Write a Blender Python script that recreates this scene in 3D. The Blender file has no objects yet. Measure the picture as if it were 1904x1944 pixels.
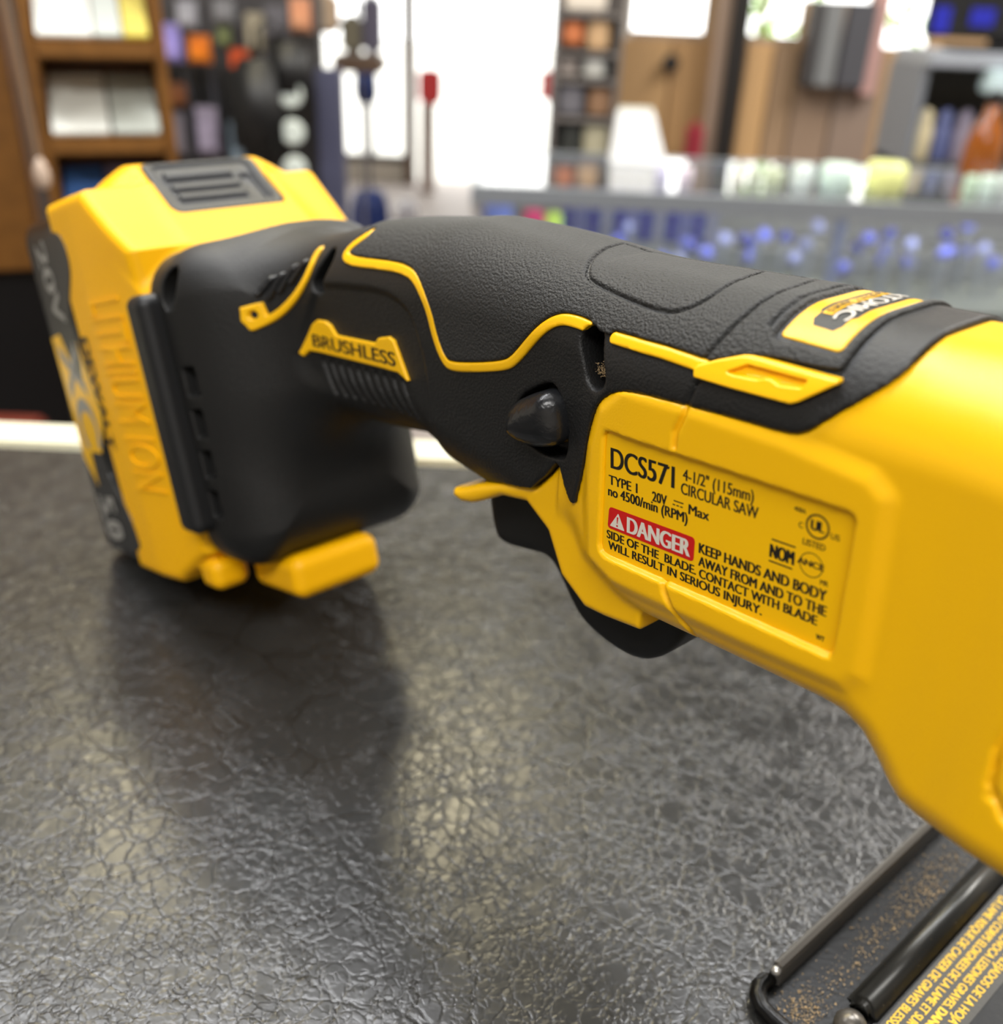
import bpy, bmesh, math, random
import numpy as np
from mathutils import Vector, Matrix

S = bpy.context.scene
COL = S.collection
# ---------------------------------------------------------------- camera
W_PX, H_PX, F_PX = 1904., 1944., 1850.
cam_d = bpy.data.cameras.new('camera'); cam = bpy.data.objects.new('camera', cam_d); COL.objects.link(cam)
_th, _ro = math.radians(28.4), math.radians(2.5)
_F = Vector((0, math.cos(_th), -math.sin(_th))); _U = Vector((0, math.sin(_th), math.cos(_th))); _R = Vector((1, 0, 0))
_r = math.cos(_ro) * _R + math.sin(_ro) * _U; _u = -math.sin(_ro) * _R + math.cos(_ro) * _U
cam.matrix_world = Matrix(((_r.x, _u.x, -_F.x, 0), (_r.y, _u.y, -_F.y, 0), (_r.z, _u.z, -_F.z, 1.14), (0, 0, 0, 1)))
cam_d.sensor_fit = 'HORIZONTAL'; cam_d.sensor_width = 36; cam_d.lens = 36 * F_PX / W_PX
cam_d.clip_start = .01; cam_d.clip_end = 100
cam_d.dof.use_dof = True; cam_d.dof.focus_distance = .175; cam_d.dof.aperture_fstop = cam_d.lens / 3.0
S.camera = cam
# ---------------------------------------------------------------- sky, lamps, exposure
wd = bpy.data.worlds.new('daylight'); S.world = wd; wd.use_nodes = True
_bg = wd.node_tree.nodes['Background']; _bg.inputs[0].default_value = (1, 1, .97, 1); _bg.inputs[1].default_value = 3.8
def lamp(name, loc, size, power, col=(1, 1, 1), target=None):
    l = bpy.data.lights.new(name, 'AREA'); l.shape = 'RECTANGLE'; l.size, l.size_y = size; l.energy = power; l.color = col
    o = bpy.data.objects.new(name, l); COL.objects.link(o); o.location = loc
    if target: o.rotation_euler = (Vector(target) - Vector(loc)).to_track_quat('-Z', 'Y').to_euler()
    return o
lamp('ceiling_lamp_over_counter', (-.2, .25, 2.64), (1.3, .5), 7, (1, .99, .97))
lamp('ceiling_lamp_row', (-.35, .95, 2.64), (2.4, .06), 52, (.97, .98, 1))
lamp('ceiling_spot_ahead', (-.86, 1.85, 2.64), (.24, .3), 13, (1, .88, .58))
lamp('ceiling_spot_ahead', (-.1, 1.95, 2.64), (.22, .34), 13, (1, .88, .58))
lamp('ceiling_lamp_behind', (-.3, -1.1, 2.64), (1.6, .5), 46, (1, .98, .95))  # fill light added behind the camera to lift the near faces
lamp('ceiling_lamp_aisle', (-1.6, 3.4, 2.64), (1.2, .3), 38, (1, .97, .92))
lamp('ceiling_lamp_aisle', (1.9, 2.0, 2.64), (.3, 1.4), 85, (1, .97, .92))
S.view_settings.view_transform = 'Standard'; S.view_settings.look = 'None'
S.view_settings.exposure = .08; S.view_settings.gamma = 1; S.view_settings.use_curve_mapping = False
S.cycles.use_denoising = True; S.cycles.max_bounces = 7; S.cycles.sample_clamp_indirect = 6; S.cycles.use_adaptive_sampling = True; S.cycles.adaptive_threshold = .015
# ---------------------------------------------------------------- helpers
def srgb(r, g, b): return tuple((c / 255 / 12.92 if c / 255 <= .04045 else ((c / 255 + .055) / 1.055) ** 2.4) for c in (r, g, b)) + (1,)
def mat(name, col, rough=.5, metal=0, bump=None, mottle=0, **kw):
    """procedural material; bump = (scale, strength, distance), mottle = colour variation"""
    m = bpy.data.materials.new(name); m.use_nodes = True; nt = m.node_tree; b = nt.nodes['Principled BSDF']
    b.inputs['Base Color'].default_value = col; b.inputs['Roughness'].default_value = rough; b.inputs['Metallic'].default_value = metal
    for k, v in kw.items(): b.inputs[k.replace('_', ' ')].default_value = v
    if bump or mottle: tc = nt.nodes.new('ShaderNodeTexCoord')
    if mottle:
        n = nt.nodes.new('ShaderNodeTexNoise'); n.inputs['Scale'].default_value = kw.get('ms', 60); n.inputs['Detail'].default_value = 4
        nt.links.new(tc.outputs['Object'], n.inputs['Vector'])
        r = nt.nodes.new('ShaderNodeValToRGB'); r.color_ramp.elements[0].position = .3; r.color_ramp.elements[1].position = .7
        r.color_ramp.elements[0].color = tuple(c * (1 - mottle) for c in col[:3]) + (1,); r.color_ramp.elements[1].color = tuple(min(1, c * (1 + mottle)) for c in col[:3]) + (1,)
        nt.links.new(n.outputs['Fac'], r.inputs[0]); nt.links.new(r.outputs[0], b.inputs['Base Color'])
    if bump:
        n = nt.nodes.new('ShaderNodeTexNoise'); n.inputs['Scale'].default_value = bump[0]; n.inputs['Detail'].default_value = 2
        nt.links.new(tc.outputs['Object'], n.inputs['Vector'])
        bp = nt.nodes.new('ShaderNodeBump'); bp.inputs['Strength'].default_value = bump[1]; bp.inputs['Distance'].default_value = bump[2]
        nt.links.new(n.outputs['Fac'], bp.inputs['Height']); nt.links.new(bp.outputs[0], b.inputs['Normal'])
    return m
def tag(o, label=None, cat=None, group=None, kind=None):
    if label: o['label'] = label
    if cat: o['category'] = cat
    if group: o['group'] = group
    if kind: o['kind'] = kind
    return o
def empty(name, loc, rz, label, cat, group=None):
    o = bpy.data.objects.new(name, None); COL.objects.link(o); o.location = loc; o.rotation_euler = (0, 0, rz); o.empty_display_size = .05
    return tag(o, label, cat, group)
def link(name, me, m, parent=None, smooth=False):
    o = bpy.data.objects.new(name, me); COL.objects.link(o)
    if m: me.materials.append(m)
    if parent: o.parent = parent
    if smooth: me.polygons.foreach_set('use_smooth', [True] * len(me.polygons))
    return o
def bm_obj(name, bm, m, parent=None, smooth=False):
    me = bpy.data.meshes.new(name); bm.to_mesh(me); bm.free()
    return link(name, me, m, parent, smooth)
def bx(bm, x0, x1, y0, y1, z0, z1, bev=0, seg=2):
    r = bmesh.ops.create_cube(bm, size=1); vs = r['verts']
    for v in vs: v.co = ((x0 + x1) / 2 + v.co.x * (x1 - x0), (y0 + y1) / 2 + v.co.y * (y1 - y0), (z0 + z1) / 2 + v.co.z * (z1 - z0))
    if bev: bmesh.ops.bevel(bm, geom=list({e for v in vs for e in v.link_edges}), offset=bev, segments=seg, affect='EDGES')
def lathe(bm, prof, c=(0, 0, 0), n=24, sx=1, sy=1):
    """prof: rows (radius, height)"""
    rings = [[bm.verts.new((c[0] + r * sx * math.cos(2 * math.pi * k / n), c[1] + r * sy * math.sin(2 * math.pi * k / n), c[2] + z)) for k in range(n)] for r, z in prof]
    for a, b in zip(rings[:-1], rings[1:]):
        for k in range(n): bm.faces.new((a[k], a[(k + 1) % n], b[(k + 1) % n], b[k]))
    bm.faces.new(rings[0][::-1]); bm.faces.new(rings[-1])
def tube(bm, pts, r, n=10):
    pts = [Vector(p) for p in pts]; rings = []
    rs = r if isinstance(r, (list, tuple)) else [r] * len(pts)
    for i, p in enumerate(pts):
        t = (pts[min(i + 1, len(pts) - 1)] - pts[max(i - 1, 0)]).normalized()
        s = t.cross(Vector((0, 0, 1)) if abs(t.z) < .9 else Vector((1, 0, 0))).normalized(); q = s.cross(t)
        rings.append([bm.verts.new(p + rs[i] * (math.cos(2 * math.pi * k / n) * s + math.sin(2 * math.pi * k / n) * q)) for k in range(n)])
    for a, b in zip(rings[:-1], rings[1:]):
        for k in range(n): bm.faces.new((a[k], a[(k + 1) % n], b[(k + 1) % n], b[k]))
    bm.faces.new(rings[0][::-1]); bm.faces.new(rings[-1])
def prism(bm, pts, f0, f1):
    """closed outline pts extruded between two maps f(p) -> point"""
    a = [bm.verts.new(f0(p)) for p in pts]; b = [bm.verts.new(f1(p)) for p in pts]; n = len(pts)
    bm.faces.new(a[::-1]); bm.faces.new(b)
    for k in range(n): bm.faces.new((a[k], a[(k + 1) % n], b[(k + 1) % n], b[k]))
    bmesh.ops.recalc_face_normals(bm, faces=bm.faces)
def surface_net(V, lo, h):
    """mesh of the zero level of a distance grid (negative inside)"""
    Sg = V < 0; nx, ny, nz = V.shape; cnt = np.zeros((nx - 1, ny - 1, nz - 1), np.int8)
    for i in (0, 1):
        for j in (0, 1):
            for k in (0, 1): cnt += Sg[i:nx - 1 + i, j:ny - 1 + j, k:nz - 1 + k]
    idx = np.argwhere((cnt > 0) & (cnt < 8)); ci, cj, ck = idx.T
    vid = np.full(cnt.shape, -1, np.int64); vid[ci, cj, ck] = np.arange(len(idx))
    acc = np.zeros((len(idx), 3)); num = np.zeros(len(idx))
    for ax in range(3):
        for p in (0, 1):
            for q in (0, 1):
                o0 = [0, 0, 0]; o0[(ax + 1) % 3] = p; o0[(ax + 2) % 3] = q; o1 = list(o0); o1[ax] = 1
                a = V[ci + o0[0], cj + o0[1], ck + o0[2]]; b = V[ci + o1[0], cj + o1[1], ck + o1[2]]
                c = (a < 0) != (b < 0); t = np.where(c, a / np.where(c, a - b, 1), 0)
                pos = np.array(o0, float)[None, :].repeat(len(idx), 0); pos[:, ax] += t
                acc += pos * c[:, None]; num += c
    verts = (idx + acc / num[:, None]) * h + np.array(lo)
    quads = []
    for ax in range(3):
        sl0 = [slice(1, -1)] * 3; sl1 = [slice(1, -1)] * 3; sl0[ax] = slice(0, -1); sl1[ax] = slice(1, None)
        a = Sg[tuple(sl0)]; b = Sg[tuple(sl1)]; e = np.argwhere(a != b); s = a[tuple(e.T)]
        off = np.array([1, 1, 1]); off[ax] = 0; e = e + off
        u_, w_ = (ax + 1) % 3, (ax + 2) % 3; q = []
        for du, dw in ((-1, -1), (0, -1), (0, 0), (-1, 0)):
            c = e.copy(); c[:, u_] += du; c[:, w_] += dw; q.append(vid[tuple(c.T)])
        q = np.stack(q, 1); q[~s] = q[~s][:, ::-1]; quads.append(q)
    return verts, np.concatenate(quads)
def np_mesh(name, v, q):
    me = bpy.data.meshes.new(name); me.vertices.add(len(v)); me.vertices.foreach_set('co', np.asarray(v, np.float32).ravel())
    n = q.shape[1]; me.loops.add(len(q) * n); me.loops.foreach_set('vertex_index', q.astype(np.int32).ravel())
    me.polygons.add(len(q)); me.polygons.foreach_set('loop_start', np.arange(0, len(q) * n, n, dtype=np.int32)); me.polygons.foreach_set('loop_total', np.full(len(q), n, np.int32))
    me.update(); me.validate(); return me
MM = .001
def sdf_obj(name, fn, lo, hi, h, m, parent, xf=None):
    """one smooth mesh from a distance function, millimetres, placed in the saw's axes"""
    g = [np.arange(lo[i], hi[i] + h, h) for i in range(3)]
    V = np.empty([len(a) for a in g], np.float32)
    for i in range(0, len(g[0]), 48):
        V[i:i + 48] = fn(g[0][i:i + 48, None, None], g[1][None, :, None], g[2][None, None, :])
    V[0] = V[-1] = np.maximum(V[0], 1e-3); V[0] = np.maximum(V[0], 1e-3); V[-1] = np.maximum(V[-1], 1e-3)
    V[:, 0] = np.maximum(V[:, 0], 1e-3); V[:, -1] = np.maximum(V[:, -1], 1e-3); V[:, :, 0] = np.maximum(V[:, :, 0], 1e-3); V[:, :, -1] = np.maximum(V[:, :, -1], 1e-3)
    v, q = surface_net(V, lo, h)
    for _ in range(2):   # settle the vertices on the true surface
        x, y, z = v.T; d = fn(x, y, z); e = .05 * h
        gr = np.stack([fn(x + e, y, z) - d, fn(x, y + e, z) - d, fn(x, y, z + e) - d], 1) / e
        st = -(d / np.maximum((gr ** 2).sum(1), .2))[:, None] * gr; L = np.linalg.norm(st, axis=1, keepdims=True)
        v = v + .7 * st * np.minimum(1, .4 * h / np.maximum(L, 1e-9))
    if xf: v = xf(v)
    return link(name, np_mesh(name, v * MM, q), m, parent, True)
def text_mesh(s, bold=0):
    """flat glyphs of a line of text: vertices in a box 0..1 wide, height in cap heights, plus faces"""
    c = bpy.data.curves.new('t', 'FONT'); c.body = s; c.offset = bold; c.fill_mode = 'FRONT' if hasattr(c, 'fill_mode') else c.fill_mode
    o = bpy.data.objects.new('t', c); COL.objects.link(o)
    me = bpy.data.meshes.new_from_object(o.evaluated_get(bpy.context.evaluated_depsgraph_get()))
    v = np.array([p.co[:2] for p in me.vertices]); f = [tuple(p.vertices) for p in me.polygons]
    bpy.data.objects.remove(o); bpy.data.curves.remove(c); bpy.data.meshes.remove(me)
    v[:, 0] = (v[:, 0] - v[:, 0].min()) / (v[:, 0].max() - v[:, 0].min()); v[:, 1] /= CAP
    return v, f
CAP = 1.0
CAP = float(text_mesh('H')[0][:, 1].max())
class Ink:
    """collects lettering and printed marks laid on one surface"""
    def __init__(s): s.v = []; s.f = []
    def add(s, v3, f):
        o = len(s.v); s.v += [tuple(p) for p in v3]; s.f += [tuple(i + o for i in t) for t in f]
    def line(s, txt, x0, z0, x1, z1, cap, place, bold=0, heavy=0):
        """text with its baseline from (x0,z0) to (x1,z1) on the surface map place(a, b); heavy thickens the upright strokes"""
        v, f = text_mesh(txt, bold); d = np.array([x1 - x0, z1 - z0]); L = np.hypot(*d); d = d / L; n = s.up(d)
        for k, sh in enumerate((0,) if not heavy else (-1, 1, -.5, .5, 0)):
            p = np.array([x0, z0]) + (v[:, :1] * L + sh * heavy * cap) * d + v[:, 1:] * cap * n
            s.add(place(p, .005 * k), f)
    flip = 1
    def up(s, d): return np.array([-d[1], d[0]]) * s.flip
    def poly(s, pts, place):
        bm = bmesh.new(); vs = [bm.verts.new((p[0], p[1], 0)) for p in pts]; es = [bm.edges.new((vs[i - 1], vs[i])) for i in range(len(vs))]
        bmesh.ops.triangle_fill(bm, edges=es, use_beauty=True); bm.verts.index_update()
        s.add(place(np.array([v.co[:2] for v in bm.verts])), [tuple(v.index for v in f.verts) for f in bm.faces]); bm.free()
    def ring(s, c, r0, r1, place, n=40, sx=1):
        a = np.linspace(0, 2 * np.pi, n, endpoint=False); cs = np.stack([np.cos(a) * sx, np.sin(a)], 1)
        p = np.vstack([np.array(c) + r0 * cs, np.array(c) + r1 * cs]); s.add(place(p), [(i, (i + 1) % n, n + (i + 1) % n, n + i) for i in range(n)])
    def stroke(s, a, b, w, place):
        a = np.array(a, float); b = np.array(b, float); d = (b - a) / np.linalg.norm(b - a); n = np.array([-d[1], d[0]]) * w / 2
        s.add(place(np.array([a - n, b - n, b + n, a + n])), [(0, 1, 2, 3)])
    def obj(s, name, m, parent, out):
        """out: outward direction (or per-vertex map) used to orient the faces"""
        me = bpy.data.meshes.new(name); me.from_pydata([tuple(c * MM for c in p) for p in s.v], [], s.f); me.update()
        if sum((Vector(out).dot(p.normal)) * p.area for p in me.polygons) < 0: me.flip_normals()
        return link(name, me, m, parent)
# ---------------------------------------------------------------- signed distance shapes (millimetres, saw axes:
# x runs rearward along the handle, y towards the side with the rating label, z up from the counter)
def knots(x, tab):
    """smooth interpolation of rows (x, a, b, ...) with cubic Hermite tangents"""
    tab = np.array(sorted(tab), float); xs = tab[:, 0]
    x = np.clip(np.asarray(x, float), xs[0], xs[-1])
    i = np.clip(np.searchsorted(xs, x) - 1, 0, len(xs) - 2)
    h = xs[i + 1] - xs[i]; t = (x - xs[i]) / h
    out = []
    for c in range(1, tab.shape[1]):
        y = tab[:, c]; d = np.diff(y) / np.diff(xs)
        m = np.zeros(len(xs)); m[0] = d[0]; m[-1] = d[-1]
        for j in range(1, len(xs) - 1):
            m[j] = 0 if d[j - 1] * d[j] <= 0 else 2 * d[j - 1] * d[j] / (d[j - 1] + d[j])
        out.append(((1 + 2 * t) * (1 - t) ** 2) * y[i] + t * (1 - t) ** 2 * h * m[i]
                   + t * t * (3 - 2 * t) * y[i + 1] + t * t * (t - 1) * h * m[i + 1])
    return out
def rbox2(a, b, ha, hb, r):
    qa = np.abs(a) - ha + r; qb = np.abs(b) - hb + r
    return np.hypot(np.maximum(qa, 0), np.maximum(qb, 0)) + np.minimum(np.maximum(qa, qb), 0) - r
def rbox3(p, c, h, r):
    q = [np.abs(p[i] - c[i]) - h[i] + r for i in range(3)]
    o = np.sqrt(sum(np.maximum(v, 0) ** 2 for v in q))
    return o + np.minimum(np.maximum(np.maximum(q[0], q[1]), q[2]), 0) - r
def smin(a, b, k):
    h = np.clip(0.5 + 0.5 * (b - a) / k, 0, 1)
    return b + (a - b) * h - k * h * (1 - h)
def smax(a, b, k): return -smin(-a, -b, k)
def sstep(d, w): # 1 inside (d<0) fading to 0 over width w
    t = np.clip(0.5 - d / w, 0, 1); return t * t * (3 - 2 * t)
def poly2(px, pz, pts):
    """signed distance to a closed outline, negative inside"""
    pts = np.asarray(pts, float); n = len(pts)
    d = np.full(np.broadcast(px, pz).shape, 1e18); s = np.ones(d.shape, bool)
    for i in range(n):
        a = pts[i]; b = pts[i - 1]; ex, ez = b - a
        wx, wz = px - a[0], pz - a[1]
        t = np.clip((wx * ex + wz * ez) / (ex * ex + ez * ez + 1e-12), 0, 1)
        d = np.minimum(d, (wx - ex * t) ** 2 + (wz - ez * t) ** 2)
        c1 = pz >= a[1]; c2 = pz < b[1]; c3 = ex * wz > ez * wx
        s ^= (c1 & c2 & c3) | (~c1 & ~c2 & ~c3)
    return np.sqrt(d) * np.where(s, 1, -1)
def line2(px, pz, pts):
    """distance to an open polyline"""
    pts = np.asarray(pts, float); d = np.full(np.broadcast(px, pz).shape, 1e18)
    for a, b in zip(pts[:-1], pts[1:]):
        e = b - a; wx, wz = px - a[0], pz - a[1]
        t = np.clip((wx * e[0] + wz * e[1]) / (e @ e + 1e-12), 0, 1)
        d = np.minimum(d, (wx - e[0] * t) ** 2 + (wz - e[1] * t) ** 2)
    return np.sqrt(d)
def smooth_line(pts, n=6, closed=False):
    """rounds a polyline's corners (Chaikin)"""
    p = np.asarray(pts, float)
    for _ in range(n):
        if closed:
            q = np.roll(p, -1, 0); p = np.stack([.75 * p + .25 * q, .25 * p + .75 * q], 1).reshape(-1, 2)
        else:
            a, b = p[:-1], p[1:]
            m = np.stack([.75 * a + .25 * b, .25 * a + .75 * b], 1).reshape(-1, 2)
            p = np.vstack([p[:1], m, p[-1:]])
    return p
# battery axes: n forward from the pack's rear face, v down the pack; the pack leans 17 degrees
LEAN = math.radians(17)
B0 = np.array([323., 0., 125.])
EN = np.array([-math.cos(LEAN), 0, math.sin(LEAN)]); EV = np.array([-math.sin(LEAN), 0, -math.cos(LEAN)])
def batt_nv(X, Z):
    return (X - B0[0]) * EN[0] + (Z - B0[2]) * EN[2], (X - B0[0]) * EV[0] + (Z - B0[2]) * EV[2]
GRIP = [(236, 125.5, 76, 17, 15), (214, 132.6, 82, 16, 14.5), (200, 137, 88, 16, 14.5), (187, 140, 90.5, 16, 14.5),
        (170, 143, 93.5, 16.5, 14.5), (158, 145, 92, 17, 14), (140, 145.4, 92, 17.6, 13), (112, 144.6, 92.5, 17.8, 12), (95, 144, 93, 17.8, 12)]
BODY = [(119, 138), (119, 100), (112, 91), (100, 87.6), (93, 87.2), (75, 89.3), (57, 91.2), (53.5, 91.2), (50, 90), (47, 87.5), (44, 84.8), (41, 83.2),
        (37, 83.2), (30, 84.6), (20, 86), (-20, 84), (-40, 94), (-50, 115), (-40, 145), (-20, 158), (10, 157), (40, 151.8), (55, 150.0), (72, 149), (85, 147.9), (99, 146.7), (110, 145.8), (119, 144.8)]
SIDE = [(120, 17.5), (112, 18.6), (104, 19.6), (98, 20), (54, 20), (46, 20.6), (38, 22.4), (28, 25.5), (15, 27), (-40, 28)]
RT = 16
def core(X, Y, Z):
    zt, zb, hy, r = knots(X, GRIP)
    g = rbox2(Y, Z - (zt + zb) / 2, hy, (zt - zb) / 2, r)
    g = np.maximum(g, np.maximum(97 - X, X - 236))
    p = poly2(X, Z, BODY)
    hy, = knots(X, SIDE)
    r = 7.8 + (RT - 7.8) * np.clip((Z - 100) / 40, 0, 1)
    qa = p + r; qb = np.abs(Y) - hy + r
    h = np.hypot(np.maximum(qa, 0), np.maximum(qb, 0)) + np.minimum(np.maximum(qa, qb), 0) - r
    b = smin(g, h, 2)
    n, v = batt_nv(X, Z)
    qa = rbox2(Y - 4.5, v - 66.5, 32.5, 44.5, 12) + 20; qb = n - 84 + 20
    f = np.hypot(np.maximum(qa, 0), np.maximum(qb, 0)) + np.minimum(np.maximum(qa, qb), 0) - 20
    f = np.maximum(f, 30 - n)
    return smin(b, f, 24)
# ---------------------------------------------------------------- shop shell
M_floor = mat('floor_vinyl', srgb(160, 150, 145), .6, mottle=.08)
M_wall = mat('wall_paint', srgb(196, 190, 180), .8, mottle=.04)
M_ceil = mat('ceiling_paint', srgb(120, 117, 112), .9)
M_frame = mat('brown_frame', srgb(92, 74, 62), .5)
def struct(name, boxes, m):
    bm = bmesh.new()
    for b in boxes: bx(bm, *b)
    return tag(bm_obj(name, bm, m), kind='structure')
struct('floor', [(-3, 3.2, -2.5, 6.6, -.1, 0)], M_floor)
struct('ceiling', [(-3, 3.2, -2.5, 6.6, 2.7, 2.8)], M_ceil)
struct('wall_left', [(-3.1, -3, -2.5, 6.6, 0, 2.7)], M_wall)
struct('wall_right', [(3.1, 3.2, -2.5, 3.4, 0, 2.7)], M_wall)
struct('wall_back', [(-3, 3.1, -2.6, -2.5, 0, 2.7)], M_wall)
struct('wall_far', [(-3, -1.25, 6.5, 6.6, 0, 2.7), (.22, .34, 6.5, 6.6, 0, 2.7), (-1.25, .22, 6.5, 6.6, 2.3, 2.7), (-1.25, -.7, 6.5, 6.6, 0, .15)], M_wall)
M_panel = None
COUNTER = .95
# ---------------------------------------------------------------- counter with a leather-grained top
def leather():
    m = bpy.data.materials.new('black_leather_grain'); m.use_nodes = True; nt = m.node_tree; b = nt.nodes['Principled BSDF']; N = nt.nodes.new; L = nt.links.new
    b.inputs['Base Color'].default_value = srgb(44, 44, 43); b.inputs['Roughness'].default_value = .26
    tc = N('ShaderNodeTexCoord'); wn = N('ShaderNodeTexNoise'); wn.inputs['Scale'].default_value = 90; wn.inputs['Detail'].default_value = 3
    L(tc.outputs['Object'], wn.inputs['Vector'])
    mx = N('ShaderNodeVectorMath'); mx.operation = 'MULTIPLY_ADD'; mx.inputs[1].default_value = (.0045, .0045, .0045); L(wn.outputs['Color'], mx.inputs[0]); L(tc.outputs['Object'], mx.inputs[2])
    w2 = N('ShaderNodeTexNoise'); w2.inputs['Scale'].default_value = 520; w2.inputs['Detail'].default_value = 2; L(tc.outputs['Object'], w2.inputs['Vector'])
    my = N('ShaderNodeVectorMath'); my.operation = 'MULTIPLY_ADD'; my.inputs[1].default_value = (.0016, .0016, .0016); L(w2.outputs['Color'], my.inputs[0]); L(mx.outputs[0], my.inputs[2])
    mk = N('ShaderNodeTexNoise'); mk.inputs['Scale'].default_value = 130; mk.inputs['Detail'].default_value = 2; L(tc.outputs['Object'], mk.inputs['Vector'])
    mr = N('ShaderNodeMapRange'); mr.inputs['From Min'].default_value = .34; mr.inputs['From Max'].default_value = .62; L(mk.outputs['Fac'], mr.inputs['Value'])
    def vor(scale, feat):
        v = N('ShaderNodeTexVoronoi'); v.feature = feat; v.inputs['Scale'].default_value = scale; L(my.outputs[0], v.inputs['Vector']); return v
    v1 = vor(430, 'DISTANCE_TO_EDGE'); v2 = vor(150, 'DISTANCE_TO_EDGE'); v3 = vor(46, 'DISTANCE_TO_EDGE')
    def ramp(v, p):
        r = N('ShaderNodeMapRange'); r.inputs['From Min'].default_value = 0; r.inputs['From Max'].default_value = p; L(v.outputs['Distance'], r.inputs['Value']); return r
    r1 = ramp(v1, .13); r2 = ramp(v2, .06); r3 = ramp(v3, .03)
    sm = N('ShaderNodeTexNoise'); sm.inputs['Scale'].default_value = 1500; sm.inputs['Detail'].default_value = 2; L(tc.outputs['Object'], sm.inputs['Vector'])
    def comb(a, fa, bsock, fb):
        q = N('ShaderNodeMath'); q.operation = 'MULTIPLY'; q.inputs[1].default_value = fa; L(a, q.inputs[0])
        w = N('ShaderNodeMath'); w.operation = 'MULTIPLY_ADD'; w.inputs[1].default_value = fb; L(bsock, w.inputs[0]); L(q.outputs[0], w.inputs[2]); return w.outputs[0]
    g = N('ShaderNodeMath'); g.operation = 'MULTIPLY'; L(r1.outputs[0], g.inputs[0]); L(mr.outputs[0], g.inputs[1])
    h = comb(g.outputs[0], .5, r2.outputs[0], .4); h = comb(r3.outputs[0], .28, h, 1.0); h = comb(sm.outputs['Fac'], .12, h, 1.0)
    cr = N('ShaderNodeMixRGB'); cr.inputs[1].default_value = srgb(33, 32, 30); cr.inputs[2].default_value = srgb(44, 44, 43); L(r3.outputs[0], cr.inputs[0]); L(cr.outputs[0], b.inputs['Base Color'])
    bp = N('ShaderNodeBump'); bp.inputs['Strength'].default_value = 1.0; bp.inputs['Distance'].default_value = .00015; L(h, bp.inputs['Height']); L(bp.outputs[0], b.inputs['Normal'])
    return m
M_leather = leather()
M_cream = mat('cream_edging', srgb(226, 222, 196), .4)
M_case = mat('counter_laminate', srgb(70, 56, 44), .5, mottle=.1)
counter = empty('counter', (0, 0, 0), 0, 'shop counter with a black leather-grained top and cream edging', 'counter')
bm = bmesh.new(); bx(bm, -1.1, .95, -.5, .393, COUNTER - .02, COUNTER, .001); bm_obj('counter_top', bm, M_leather, counter)
bm = bmesh.new(); bx(bm, -1.1, .95, .3935, .421, COUNTER - .03, COUNTER + .0008, .004, 3); bm_obj('edging', bm, M_cream, counter)['label'] = 'cream edging strip'
bm = bmesh.new(); bx(bm, -1.05, .9, -.4, .36, .1, COUNTER - .03); bx(bm, -1, .85, -.35, .3, 0, .1); bm_obj('counter_body', bm, M_case, counter)
# ---------------------------------------------------------------- materials of the saw
Y_COL = srgb(255, 194, 0)
M_yel = mat('yellow_nylon', Y_COL, .36, bump=(2600, .10, .0004), Coat_Weight=0)
M_yel2 = mat('yellow_shell', srgb(255, 188, 0), .45, bump=(1200, .05, .0004), Specular_IOR_Level=.3)
M_lab = mat('yellow_label_film', srgb(255, 196, 0), .3)
M_blk = mat('black_nylon', srgb(20, 20, 20), .5, bump=(1900, .35, .0005))
M_rub = mat('black_rubber', srgb(38, 38, 37), .62, bump=(1900, .6, .0008))
M_boot = mat('black_satin', srgb(23, 24, 26), .48, bump=(2400, .1, .0004))
M_gloss = mat('black_moulded', srgb(24, 25, 27), .27, bump=(700, .25, .0006))
M_trig = mat('black_trigger', srgb(9, 9, 9), .6)
M_ink = mat('black_ink', srgb(26, 22, 14), .5)
M_white = mat('white_ink', srgb(225, 218, 205), .5)
M_red = mat('red_ink', srgb(205, 24, 22), .4)
M_grey = mat('grey_print', srgb(150, 148, 142), .4)
M_steel = mat('black_painted_steel', srgb(9, 9, 9), .3, bump=(900, .12, .0004), Specular_IOR_Level=.3)
M_edge = mat('worn_steel', srgb(118, 114, 108), .34, metal=.7)
M_ylet = mat('yellow_print', srgb(255, 205, 20), .5)
M_strip = mat('dark_grey_film', srgb(58, 55, 47), .5, bump=(900, .2, .0004), mottle=.2, )
M_dlab = mat('dark_label_film', srgb(46, 47, 46), .25)
# ---------------------------------------------------------------- the saw
COUNTER = .95
U2 = Vector((-.665, .747, 0)).normalized(); W2 = Vector((-U2.y, U2.x, 0))
saw = empty('circular_saw', W2 * -.137 + Vector((0, 0, COUNTER + .0004)), math.atan2(U2.y, U2.x),
            'yellow and black cordless circular saw lying on the black counter', 'power tool')
BLACK_LOW = [(111.7, 106.4), (110.7, 111.4), (110.2, 119.4), (108.8, 124.8), (106.2, 128.2), (101.4, 131), (88.3, 132.5), (78.3, 133.6), (69.1, 134.4), (66.8, 135.7), (64.8, 138), (60.6, 142.3), (58, 145.4), (57.2, 148), (57.2, 152), (57, 175)]
GUARD_UP = [(152, 90.5), (148.5, 92), (143.5, 94.8), (135, 98.8), (128.5, 100.8), (125.2, 102), (121.5, 106), (118.4, 110.3), (117.4, 110), (115.6, 106.5), (113.4, 104.2), (111.8, 104.6)]
GUARD_LO = [(104, 82), (109.3, 81.4), (116.5, 85.4), (121.2, 93.6), (127.8, 97.2), (135.9, 95.2), (141.8, 91.4), (145.5, 89.3), (149, 88.2), (152, 88.6)]
HARD = smooth_line(BLACK_LOW[:-1], 2).tolist() + [(57, 175), (330, 175), (330, -20), (153, -20), (153, 88)] + GUARD_UP
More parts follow.
